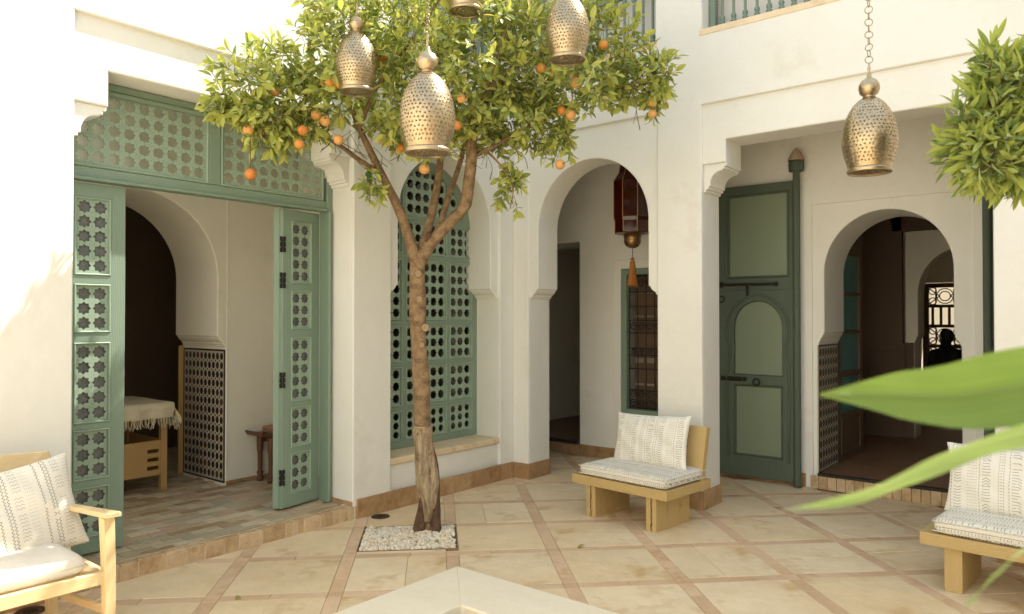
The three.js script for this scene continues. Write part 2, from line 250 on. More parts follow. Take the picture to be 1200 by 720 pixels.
// ---------------------------------------------------------------- the courtyard floor: square slabs set diagonally between bands
const S2 = Math.SQRT2, PA = 0.645, A0 = 0.03, PB = 0.629, B0 = -2.176, BW = 0.078;
const fromAB = (a, b) => [(a + b) / S2, (a - b) / S2];
const floorIn = (x, z) => (x < 0 && z > 0) || (x >= 0 && x < 1.31 && z > -1.5);
const pool = { x0: -5.2, x1: -2.155, z0: 1.318, z1: 4.0 };
const courtyardFloor = new THREE.Group(); courtyardFloor.name = 'courtyard_floor'; scene.add(courtyardFloor);
tag(courtyardFloor, 'beige stone slabs laid diagonally between pinkish bands in the courtyard', 'floor', null, 'structure');
{
  const outer = [[-9.5, 9], [-9.5, 0.002], [0.002, 0.002], [0.002, -1.5], [1.31, -1.5], [1.31, 9]];
  const bed = mesh('mortar_bed', sheet(outer.map(([x, z]) => [x, -z]), [rect(pool.x0 + 0.3, -(pool.z1 - 0.3), pool.x1 - 0.39, -(pool.z0 + 0.39))], 0.3, 0).rotateX(-PI / 2).translate(0, -0.012, 0), M.grout, null);
  courtyardFloor.add(bed);
  // clip a convex polygon in (x,z) by a half plane n.p <= c
  const clip = (p, nx, nz, c) => { const o = []; p.forEach((a, i) => { const b = p[(i + 1) % p.length], da = nx * a[0] + nz * a[1] - c, db = nx * b[0] + nz * b[1] - c; if (da <= 0) o.push(a); if (da * db < 0) { const t = da / (da - db); o.push([a[0] + (b[0] - a[0]) * t, a[1] + (b[1] - a[1]) * t]); } }); return o; };
  const piece = (name, poly, mats, bev) => {
    const cx = poly.reduce((s, p) => s + p[0], 0) / poly.length, cz = poly.reduce((s, p) => s + p[1], 0) / poly.length;
    const parts = [];
    if (cx < 0.5 && cz > 0.02 || cx < 0) parts.push(clip(clip(poly, 1, 0, 0.0), 0, -1, 0.0), clip(clip(clip(poly, -1, 0, 0), 1, 0, 1.31), 0, -1, 1.5));
    else parts.push(clip(clip(clip(poly, -1, 0, 0), 1, 0, 1.31), 0, -1, 1.5));
    for (const q of parts) {
      if (q.length < 3 || abs(area(q)) < 0.002) continue;
      const x = q.reduce((s, p) => s + p[0], 0) / q.length, z = q.reduce((s, p) => s + p[1], 0) / q.length;
      if (q.every((p) => p[0] > pool.x0 - 0.01 && p[0] < pool.x1 + 0.01 && p[1] > pool.z0 - 0.01 && p[1] < pool.z1 + 0.01)) continue;
      const g = sheet(q.map((p) => [p[0] - x, -(p[1] - z)]), [], 0.03, bev, 0.5, 0, [R(0, 9), R(0, 9)]).rotateX(-PI / 2 );
      const o = mesh(name, g, pick(mats), courtyardFloor); o.position.set(x, R(-0.0012, 0.0008), z); o.rotation.set(R(-0.001, 0.001), 0, R(-0.001, 0.001));
    }
  };
  const quad = (a0, a1, b0, b1) => [fromAB(a0, b0), fromAB(a1, b0), fromAB(a1, b1), fromAB(a0, b1)];
  const near = (a, b) => { const [x, z] = fromAB(a, b), dx = x + 5.38, dz = z - 4.355, w = dx * 0.776 - dz * 0.63, s = dx * 0.63 + dz * 0.776; return w > 1.6 && abs(s) < w * 0.78 + 0.7 && floorIn(x - 0.1, z + 0.1) | floorIn(x, z) | floorIn(x + 0.3, z + 0.3); };
  const gA = [-1.218, -0.582], gB = [-2.083, -1.542];       // the square of gravel round the tree
  for (let i = -5; i < 9; i++) for (let j = -4; j < 6; j++) {
    const a = A0 + i * PA, b = B0 + j * PB, h = BW / 2, j2 = 0.0022;
    const gr = i === -2 && j === 0;
    if (near(a + PA / 2, b + PB / 2)) {
      const [a0, a1, b0, b1] = [a + h + j2, a + PA - h - j2, b + h + j2, b + PB - h - j2];
      if (gr) piece('slab', quad(a0, a1, b0, gB[0] - 0.008), M.slab, 0.002);
      else if (rnd() < 0.4) { const t = a0 + (a1 - a0) * R(0.35, 0.65), w = rnd() < 0.5; const m = [pick(M.slab)]; if (w) { piece('slab', quad(a0, t - 0.001, b0, b1), m, 0.0015); piece('slab', quad(t + 0.001, a1, b0, b1), M.slab, 0.0015); } else { const u = b0 + (b1 - b0) * R(0.35, 0.65); piece('slab', quad(a0, a1, b0, u - 0.001), m, 0.0015); piece('slab', quad(a0, a1, u + 0.001, b1), M.slab, 0.0015); } }
      else piece('slab', quad(a0, a1, b0, b1), M.slab, 0.002);
    }
    if (near(a, b + PB / 2) && !(i === -1 && j === 0)) { const m = b + PB * R(0.35, 0.65); piece('band_tile', quad(a - h, a + h, b + h + j2, m - 0.001), M.band, 0.0015); piece('band_tile', quad(a - h, a + h, m + 0.001, b + PB - h - j2), M.band, 0.0015); }
    if (near(a + PA / 2, b) && !(i === -2 && j === 1)) { const m = a + PA * R(0.35, 0.65); piece('band_tile', quad(a + h + j2, m - 0.001, b - h, b + h), M.band, 0.0015); piece('band_tile', quad(m + 0.001, a + PA - h - j2, b - h, b + h), M.band, 0.0015); }
    if (near(a, b)) piece('band_tile', quad(a - h, a + h, b - h, b + h), M.band, 0.0015);
  }
  // gravel square with a thin rusty edging
  const bedThing = thing('gravel_bed', 'square bed with thin brown edging round the orange tree', 'planting bed');
  const e = 0.007, edge = [];
  const q = quad(gA[0] - e, gA[1] + e, gB[0] - e, gB[1] + e), qi = quad(gA[0], gA[1], gB[0], gB[1]);
  edge.push(sheet(q.map(([x, z]) => [x, -z]), [qi.map(([x, z]) => [x, -z])], 0.05, 0.002).rotateX(-PI / 2).translate(0, 0.004, 0));
  mesh('edging', edge, std({ color: lin(0.24, 0.15, 0.085), roughness: 0.9 }), bedThing);
  mesh('soil', sheet(qi.map(([x, z]) => [x, -z]), [], 0.03, 0).rotateX(-PI / 2).translate(0, -0.008, 0), M.soil, bedThing);
  const ico = new THREE.IcosahedronGeometry(1, 1), N = 2800, peb = shade(new THREE.InstancedMesh(ico, M.pebble, N)), m4 = new THREE.Matrix4(), qq = new THREE.Quaternion(), col = new THREE.Color();
  rnd = rngOf(99);
  for (let i = 0; i < N; i++) {
    const [x, z] = fromAB(R(gA[0] + 0.012, gA[1] - 0.012), R(gB[0] + 0.012, gB[1] - 0.012)), s = R(0.0055, 0.0115);
    qq.setFromEuler(new THREE.Euler(R(0, 6), R(0, 6), R(0, 6)));
    m4.compose(V(x, R(-0.006, 0.006), z), qq, V(s * R(0.9, 1.5), s * R(0.6, 0.9), s)); peb.setMatrixAt(i, m4);
    const k = R(0.6, 0.92), w = rnd(); col.setRGB(k, k * (w < 0.4 ? 0.8 : 0.92), k * (w < 0.4 ? 0.55 : 0.76)); peb.setColorAt(i, col);
  }
  peb.name = 'pebbles'; tag(peb, 'small white and cream pebbles filling the bed round the tree', 'gravel', null, 'stuff'); scene.add(peb);
  // the basin at the front: a wide pale stone edge round blue-green tiles
  const ring = thing('pool', 'sunken basin with wide pale stone edge and blue-green tiles', 'pool');
  const P = pool, o4 = [[P.x0, P.z0], [P.x1, P.z0], [P.x1, P.z1], [P.x0, P.z1]], w = 0.42;
  const mit = (a, b, c, d) => mesh('coping_slab', sheet([a, b, c, d].map(([x, z]) => [x, -z]), [], 0.05, 0.004, 0.5, 0, [R(0, 5), R(0, 5)]).rotateX(-PI / 2).translate(0, 0.012, 0), M.coping, ring);
  const i4 = [[P.x0 + w, P.z0 + w], [P.x1 - w, P.z0 + w], [P.x1 - w, P.z1 - w], [P.x0 + w, P.z1 - w]];
  for (let k = 0; k < 4; k++) mit(o4[k], o4[(k + 1) % 4], i4[(k + 1) % 4], i4[k]);
  const wallTiles = (x0, z0, x1, z1) => { const n = 26; for (let i = 0; i < n; i++) for (let r = 0; r < 4; r++) { const t = (i + 0.5) / n, s = Math.hypot(x1 - x0, z1 - z0) / n - 0.003; const o = mesh('basin_tile', box(x0 === x1 ? 0.012 : s, 0.09, x0 === x1 ? s : 0.012, 0, 0, 0, 0.002), rnd() < 0.5 ? M.poolTile : M.poolTileDark, ring); o.position.set(x0 + (x1 - x0) * t, -0.087 - r * 0.093, z0 + (z1 - z0) * t); } };
  wallTiles(i4[0][0], i4[0][1] + 0.006, i4[1][0], i4[1][1] + 0.006); wallTiles(i4[1][0] - 0.006, i4[1][1], i4[2][0] - 0.006, i4[2][1]);
  mesh('basin_bottom', box(2.6, 0.05, 2.3, (P.x0 + P.x1) / 2, -0.5, (P.z0 + P.z1) / 2, 0), M.poolTileDark, ring);
  const wat = top('water', new THREE.PlaneGeometry(P.x1 - P.x0 - 2 * w - 0.02, P.z1 - P.z0 - 2 * w - 0.02).rotateX(-PI / 2).translate((P.x0 + P.x1) / 2, -0.12, (P.z0 + P.z1) / 2), M.water, 'still clear water in the sunken stone basin', 'water', null, 'structure');
}

// ---------------------------------------------------------------- walls
const arc = (cx, cy, r, a0, a1, n) => Array.from({ length: n + 1 }, (_, i) => { const a = a0 + (a1 - a0) * i / n; return [cx + r * cos(a), cy + r * sin(a)]; });
// outline of an arched opening from the foot of its left jamb over the arch to the foot of its right jamb
function archway(l, r, y0, imp, ins, yc, apex, n = 40) {
  const cx = (l + r) / 2, hw = (r - l) / 2, k = ins / 0.095, prof = [[0, 0], [0.014, 0.006], [0.014, 0.016], [0.03, 0.022], [0.03, 0.036], [0.042, 0.042], [0.06, 0.055], [0.074, 0.072], [0.08, 0.086], [0.095, 0.092], [0.095, 0.105]];
  const L = prof.map(([x, y]) => [l + x * k, imp + y]), rr = hw - ins, h = apex - yc;
  const top = arc(0, 0, 1, PI, 0, n).map(([x, y]) => [cx + x * rr, yc + y * h]);
  return [[l, y0], ...L, ...top, ...[...L].reverse().map(([x, y]) => [2 * cx - x, y]), [r, y0]];
}
const corbel = [[0, 2.469], [0.018, 2.474], [0.018, 2.492], [0.038, 2.497], [0.038, 2.513], [0.052, 2.517], ...arc(0.15, 2.53, 0.098, PI, PI / 2, 10), [0.15, 2.634], [0.168, 2.639], [0.168, 2.656], [0.186, 2.661], [0.186, 2.685], [0, 2.685]];
const HT = 6.1;
const wallLeft = thing('courtyard_wall', 'cream plaster wall with the wide green folding door opening and arched lattice window', 'wall');
const wallRight = thing('courtyard_wall', 'cream plaster wall with the open arch and the wide corbelled opening beside it', 'wall');
const upL = [[-3.66, -2.0], [-1.5, -0.2]], upR = [[0.2, 1.49], [1.89, 3.77]];
function bigNotch(l, r, lint) { return [[l, 0], [l, 2.685], [l + 0.186, 2.685], [l + 0.186, lint], [r - 0.186, lint], [r - 0.186, 2.685], [r, 2.685], [r, 0]]; }
{
  // left wall, in world x
  const holes = upL.map(([a, b]) => rect(a, 3.735, b, 5.35));
  const A = sheet([[-9.5, 0], [-3.78, 0], [-3.78, 3.17], [-1.88, 3.17], [-1.88, 0], [-1.51, 0], [-1.51, 3.15], [-0.19, 3.15], [-0.19, 0], [0.33, 0], [0.33, HT], [-9.5, HT]], holes, 0.03, 0.007, 0.5, 0, [0.3, 0.2]);
  const B = sheet([[-9.5, 0], ...bigNotch(-3.78, -1.88, 2.885), [0.33, 0], [0.33, HT], [-9.5, HT]], [...holes, [...archway(-1.51, -0.19, 0.34, 1.66, 0.1, 2.3, 2.86)]], 0.3, 0.007, 0.5, 0, [0.3, 0.2]).translate(0, 0, -0.03);
  const C = [1, -1].map((s) => sheet(corbel.map(([x, y]) => [s > 0 ? -3.78 + x : -1.88 - x, y]), [], 0.275, 0.005).translate(0, 0, -0.052));
  mesh('wall_face', [A, B], M.plaster, wallLeft);
  for (const c of C) mesh('corbel', c, M.plaster, wallLeft);
  mesh('window_sill', box(1.316, 0.05, 0.33, -0.85, 0.366, -0.167, 0.008), M.slab[0], wallLeft);
  // right wall, in world z (sheet's x)
  const holesR = upR.map(([a, b]) => rect(a, 3.74, b, 5.35));
  const A2 = sheet([[0, 0], [0.18, 0], [0.18, 3.15], [1.503, 3.15], [1.503, 0], [1.887, 0], [1.887, 3.152], [3.797, 3.152], [3.797, 0], [9, 0], [9, HT], [0, HT]], holesR, 0.025, 0.007, 0.5, 0, [1.3, 0.7]);
  const B2 = sheet([[0, 0], ...archway(0.18, 1.503, 0, 1.66, 0.095, 2.3, 2.872), ...bigNotch(1.887, 3.797, 2.862), [9, 0], [9, HT], [0, HT]], holesR, 0.302, 0.007, 0.5, 0, [1.3, 0.7]).translate(0, 0, -0.025);
  const C2 = [1, -1].map((s) => sheet(corbel.map(([x, y]) => [s > 0 ? 1.887 + x : 3.797 - x, y]), [], 0.285, 0.005).translate(0, 0, -0.042));
  mesh('wall_face', [ontoRight(A2), ontoRight(B2)], M.plaster, wallRight);
  for (const c of C2) mesh('corbel', ontoRight(c), M.plaster, wallRight);
}
// plinth tiles standing in front of a wall foot from p to q (x, z), facing n, at floor height y
function plinth(parent, p, q, n, h, lens, mats, name = 'plinth_tile', y = 0, th = 0.016, seed = 1) {
  rnd = rngOf(seed); const L = Math.hypot(q[0] - p[0], q[1] - p[1]), ux = (q[0] - p[0]) / L, uz = (q[1] - p[1]) / L;
  for (let s = 0; s < L - 0.005;) {
    let l = min(R(...lens), L - s); if (L - s - l < 0.04) l = L - s;
    const hh = h * R(0.985, 1.012), g = box(l - 0.0025, hh, th, 0, 0, 0, 0.003, 1, [R(0, 9), R(0, 9)]), o = mesh(name, g, pick(mats), parent);
    o.position.set(p[0] + ux * (s + l / 2) + n[0] * (th / 2 + R(-0.0012, 0.0015)), y + hh / 2, p[1] + uz * (s + l / 2) + n[1] * (th / 2 + R(-0.0012, 0.0015))); o.rotation.y = Math.atan2(-uz, ux); s += l;
  }
}
const PL = [0.16, 0.3];
plinth(wallLeft, [-4.6, 0], [-3.8, 0], [0, 1], 0.145, PL, M.plinth, 'plinth_tile', 0, 0.016, 3);
plinth(wallLeft, [-1.85, 0], [-0.016, 0], [0, 1], 0.145, PL, M.plinth, 'plinth_tile', 0, 0.016, 4);
plinth(wallLeft, [-1.88, -0.24], [-1.88, 0], [-1, 0], 0.03, [0.1, 0.14], M.plinth, 'plinth_tile', 0.1, 0.01, 5);
plinth(wallRight, [0, 0.017], [0, 0.196], [-1, 0], 0.145, [0.2, 0.3], M.plinth, 'plinth_tile', 0, 0.016, 6);
plinth(wallRight, [0.0, 0.18], [0.33, 0.18], [0, 1], 0.145, [0.4, 0.5], M.plinth, 'plinth_tile', 0, 0.016, 7);
plinth(wallRight, [0, 1.487], [0, 1.903], [-1, 0], 0.145, [0.2, 0.3], M.plinth, 'plinth_tile', 0, 0.02, 8);
plinth(wallRight, [0.0, 1.887], [0.33, 1.887], [0, 1], 0.145, [0.4, 0.5], M.plinth, 'plinth_tile', 0, 0.02, 9);
plinth(wallRight, [0.33, 1.503], [0.0, 1.503], [0, -1], 0.145, [0.4, 0.5], M.plinth, 'plinth_tile', 0, 0.02, 10);
plinth(wallRight, [0, 3.8], [0, 5.2], [-1, 0], 0.145, PL, M.plinth, 'plinth_tile', 0, 0.016, 11);

// ---------------------------------------------------------------- the rooms behind the walls
const slabRoof = top('roof_terrace', [box(9.9, 0.25, 3.5, -4.55, 3.33, -3.8, 0), box(3.7, 0.25, 1.75, -1.45, 3.33, -1.175, 0), box(8.4, 0.25, 15, 4.42, 3.33, 2.1, 0), box(8.4, 0.2, 9.2, 4.42, 5.6, 4.4, 0), box(3.7, 0.2, 5.1, -1.45, 5.6, -2.8, 0)], M.innerPlaster, 'flat plaster ceilings and terrace over the rooms round the courtyard', 'roof', null, 'structure');  // left gallery ceiling stops short, an opening added to let skylight in
// right gallery: back wall at x = 1.31 with a low doorway, a grilled window and an arched opening
const galleryWall = thing('gallery_wall', 'shaded plaster back wall of the arcade with doorway, grilled window and far arch', 'wall');
{
  const h = [rect(0.39, 0.48, 1.31, 1.995)];
  const frameA = sheet([[-1.5, 0], [-1.2, 0], [-1.2, 2.31], [-0.13, 2.31], [-0.13, 0], [2.318, 0], [2.318, 2.482], [3.53, 2.482], [3.53, 0], [6.5, 0], [6.5, 3.2], [-1.5, 3.2]], h, 0.02, 0.004, 0.5, 0, [0.9, 0.1]);
  const B = sheet([[-1.5, 0], [-1.2, 0], [-1.2, 2.31], [-0.13, 2.31], [-0.13, 0], ...archway(2.365, 3.445, 0, 1.265, 0.05, 1.88, 2.392), [6.5, 0], [6.5, 3.2], [-1.5, 3.2]], h, 0.6, 0.006, 0.5, 0, [0.9, 0.1]).translate(0, 0, -0.02);
  mesh('wall_face', [ontoRight(frameA, 1.31), ontoRight(B, 1.31)], M.plaster, galleryWall);
  mesh('window_border', ontoRight(sheet(rect(0.30, 0.39, 1.4, 2.085), h, 0.012, 0.003), 1.298), M.plaster, galleryWall);
  plinth(galleryWall, [1.31, -0.13], [1.31, 2.26], [-1, 0], 0.118, PL, M.plinth, 'plinth_tile', 0, 0.014, 21);
  plinth(galleryWall, [1.31, -1.2], [1.31, -0.13], [-1, 0], 0.115, PL, M.plinth, 'plinth_tile', 0, 0.014, 22);
  plinth(galleryWall, [1.31, 2.3], [1.31, 3.56], [-1, 0], 0.112, [0.068, 0.076], M.step, 'riser_tile', 0, 0.018, 23);
  plinth(galleryWall, [1.31, 3.57], [1.31, 5.2], [-1, 0], 0.118, PL, M.plinth, 'plinth_tile', 0, 0.014, 24);
  mesh('threshold', box(0.05, 0.024, 1.115, 1.312, 0.125, 2.92, 0.004), M.iron, galleryWall);
  mesh('threshold', box(0.08, 0.035, 1.06, 1.31, 0.133, -0.665, 0.004), M.tileBlack, galleryWall);
  mesh('light_block', box(0.7, 0.28, 8, 1.68, -0.142, 2.5, 0), M.plinth[1], galleryWall);  // unseen block added to stop light leaking in under the wall
  mesh('gallery_end', [box(1.0, 3.2, 0.12, 0.82, 1.6, -1.5, 0), box(1.0, 3.2, 0.12, 0.82, 1.6, 6.5, 0)], M.plaster, galleryWall);
}
// left gallery: wall at z = -1.38 with a deep arch into a dark room
const roomWall = thing('inner_wall', 'cream plaster wall with deep rounded arch behind the folding doors', 'wall');
{
  const B = sheet([[-5.2, 0], ...archway(-3.575, -2.105, 0, 1.245, 0.075, 1.82, 2.47), [-1.3, 0], [-1.3, 3.2], [-5.2, 3.2]], [], 0.7, 0.008, 0.5, 0, [0.1, 1.1]).translate(0, 0, -1.38);
  mesh('wall_face', B, M.innerPlaster, roomWall);
  mesh('side_wall', [box(0.1, 3.2, 1.04, -1.36, 1.6, -0.855, 0)], M.innerPlaster, roomWall);
  mesh('arch_band', sheet(rect(-2.098, 0.11, -2.086, 2.6), [], 0.004, 0).translate(0, 0, -1.376), M.innerPlaster, roomWall);
  mesh('skirting', box(0.74, 0.03, 0.012, -1.73, 0.115, -1.373, 0.003), M.plinth[1], roomWall);
}
// tiled dado inside the arch: dark hexagons between pale joints, on the face x = -2.105 looking to -x
function dado(label, w, h, pitch, place, stuff) {
  const t = thing('tiled_dado', label, 'tile panel');
  mesh('joint_bed', place(sheet(rect(0, 0, w, h), [], 0.012, 0)), M.zelligeGrout, t);
  mesh('border', place(sheet(rect(0, 0, w, h), [rect(0.014, 0.014, w - 0.014, h - 0.014)], 0.006, 0.001).translate(0, 0, 0.004)), M.tileBlack, t);
  const gs = [], cols = Math.round((w - 0.04) / pitch), px = (w - 0.04) / cols, rows = Math.round((h - 0.04) / (pitch * 1.16)), py = (h - 0.04) / rows;
  const hex = (cx, cy, rx, ry) => [[cx - rx * 0.5, cy - ry], [cx + rx * 0.5, cy - ry], [cx + rx, cy], [cx + rx * 0.5, cy + ry], [cx - rx * 0.5, cy + ry], [cx - rx, cy]];
  const dia = (cx, cy, r) => [[cx - r, cy], [cx, cy - r], [cx + r, cy], [cx, cy + r]];
  for (let i = 0; i < cols; i++) for (let j = 0; j < rows; j++) {
    gs.push([sheet(hex(0, 0, px * 0.37, py * 0.36), [], 0.005, 0.0012), 0.02 + (i + 0.5) * px, 0.02 + (j + 0.5) * py, 0]);
    if (i && j) gs.push([sheet(dia(0, 0, px * 0.15), [], 0.005, 0.001), 0.02 + i * px, 0.02 + j * py, 1]);
  }
  if (stuff) { for (const k of [0, 1]) mesh('tiles', gs.filter((g) => g[3] === k).map(([g, x, y]) => place(g.translate(x, y, 0.003))), k ? M.tileBrown : M.tileBlack, t).userData.kind = 'stuff'; }
  else {
    const big = gs.filter((g) => !g[3]), ref = place(big[0][0].clone());
    big.forEach(([g, x, y]) => mesh('tile', place(g.translate(x, y, 0.003)), rnd() < 0.75 ? M.tileBlack : M.tileBrown, t));
    mesh('small_tiles', gs.filter((g) => g[3]).map(([g, x, y]) => place(g.translate(x, y, 0.003))), M.tileBrown, t).userData.kind = 'stuff';
  }
  return t;
}
rnd = rngOf(31);
dado('dark patterned tile panel on the arch jamb behind the folding doors', 0.69, 1.11, 0.066, (g) => g.rotateY(-PI / 2).translate(-2.108, 0.112, -2.075), false);
dado('narrow brown patterned tile panel on the jamb beside the teal-glazed door', 0.585, 1.12, 0.075, (g) => g.translate(1.322, 0.128, 2.367), true);
mesh('jamb_edge', box(0.05, 1.14, 0.02, -2.128, 0.67, -2.084, 0.003), M.bedWood, roomWall);

// raised tiled floor behind the folding doors
const raised = new THREE.Group(); raised.name = 'raised_floor'; scene.add(raised);
tag(raised, 'raised floor of small worn glazed bricks behind the folding doors', 'floor', null, 'structure');
{
  mesh('mortar_bed', [box(1.9, 0.086, 0.36, -2.83, 0.043, -0.18, 0), box(3.2, 0.086, 5.2, -2.9, 0.043, -2.97, 0)], M.grout, raised);
  rnd = rngOf(61);
  const tl = 0.195, tw = 0.088, variants = [0, 1, 2, 3].map((k) => box(tl - 0.004, 0.02, tw - 0.004, 0, 0, 0, 0.003, 0, [k * 1.7, k * 0.9]));
  const far = [];
  for (let r = 0, z = -0.09; z > -2.1; r++, z -= tw) for (let x = -3.75 + (r % 2 ? tl / 2 : 0) + R(-0.01, 0.01); x < -1.42; x += tl) {
    const lx = x + tl / 2, in1 = z > -0.36 ? lx > -3.72 && lx < -1.94 : z > -1.34 ? true : lx > -3.5 && lx < -2.19;
    if (!in1) continue;
    const dx = lx + 5.38, dz = z - 4.355, wq = dx * 0.776 - dz * 0.63, s = (dx * 0.63 + dz * 0.776) / wq, seen = s > -0.545 && s < -0.29;
    if (seen && z > -0.95) { const o = mesh('tile', pick(variants), pick(M.bejmat), raised); o.position.set(lx, 0.0895 + R(-0.0015, 0.0012), z - tw / 2 + 0.044); o.rotation.set(R(-0.006, 0.006), R(-0.01, 0.01), R(-0.004, 0.004)); }
    else far.push([lx, z]);
  }
  const groups = [[], [], [], []];
  for (const [x, z] of far) groups[floor(rnd() * 4)].push(variants[0].clone().translate(x, 0.0895 + R(-0.001, 0.001), z));
  groups.forEach((g, k) => { const o = mesh('far_tiles', g, M.bejmat[k], raised); o.userData.kind = 'stuff'; });
  // the step: worn narrow bricks on edge
  const st = thing('stone_step', 'worn low step of narrow stone pieces before the folding doors', 'step');
  for (let x = -3.79; x < -1.85;) { const l = x < -2.6 ? R(0.07, 0.2) : R(0.03, 0.075), e = min(l, -1.848 - x); const o = mesh('edge_stone', box(e - 0.003, 0.098, 0.05, 0, 0, 0, 0.007, 1, [R(0, 9), R(0, 9)]), pick(M.step), st); o.position.set(x + e / 2, 0.049 + R(-0.003, 0.002), -0.022 + R(-0.003, 0.002)); o.rotation.z = R(-0.01, 0.01); x += e; }
  for (let x = -3.76; x < -1.9;) { const l = R(0.05, 0.11); const o = mesh('edge_stone', box(l - 0.003, 0.03, 0.024, 0, 0, 0, 0.004, 0, [R(0, 9), R(0, 9)]), pick(M.step), st); o.position.set(x + l / 2, 0.0865 + R(-0.001, 0.002), -0.0605); x += l; }
}
// the dark room through the left arch
{
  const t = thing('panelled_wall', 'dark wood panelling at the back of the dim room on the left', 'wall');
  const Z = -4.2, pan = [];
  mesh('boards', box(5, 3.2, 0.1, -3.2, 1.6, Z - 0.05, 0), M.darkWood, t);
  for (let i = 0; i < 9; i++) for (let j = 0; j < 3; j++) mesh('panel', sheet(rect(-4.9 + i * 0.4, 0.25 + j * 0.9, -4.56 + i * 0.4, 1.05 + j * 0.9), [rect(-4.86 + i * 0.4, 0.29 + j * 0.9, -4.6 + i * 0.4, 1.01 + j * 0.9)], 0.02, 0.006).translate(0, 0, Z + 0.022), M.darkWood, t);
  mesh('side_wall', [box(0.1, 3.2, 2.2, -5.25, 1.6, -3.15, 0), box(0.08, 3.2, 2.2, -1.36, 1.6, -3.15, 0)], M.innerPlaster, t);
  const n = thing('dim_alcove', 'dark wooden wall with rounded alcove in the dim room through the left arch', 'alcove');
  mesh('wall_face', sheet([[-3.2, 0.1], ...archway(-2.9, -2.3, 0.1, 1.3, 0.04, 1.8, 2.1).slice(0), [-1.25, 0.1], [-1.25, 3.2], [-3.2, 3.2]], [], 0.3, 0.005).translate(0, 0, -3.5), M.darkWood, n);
}
// box behind the lattice window; its brown colour stands in for shade
top('shade_box', [box(1.6, 3.2, 0.1, -0.45, 1.6, -4.0, 0), box(0.1, 3.2, 3.7, 0.4, 1.6, -2.15, 0), box(1.6, 0.1, 3.7, -0.45, 0.2, -2.15, 0), box(0.09, 3.2, 2.55, -1.255, 1.6, -2.67, 0)], std({ color: lin(0.3, 0.21, 0.14), roughness: 0.9 }), 'room behind the arched lattice window, coloured brown to stand in for shade', 'room', null, 'structure');
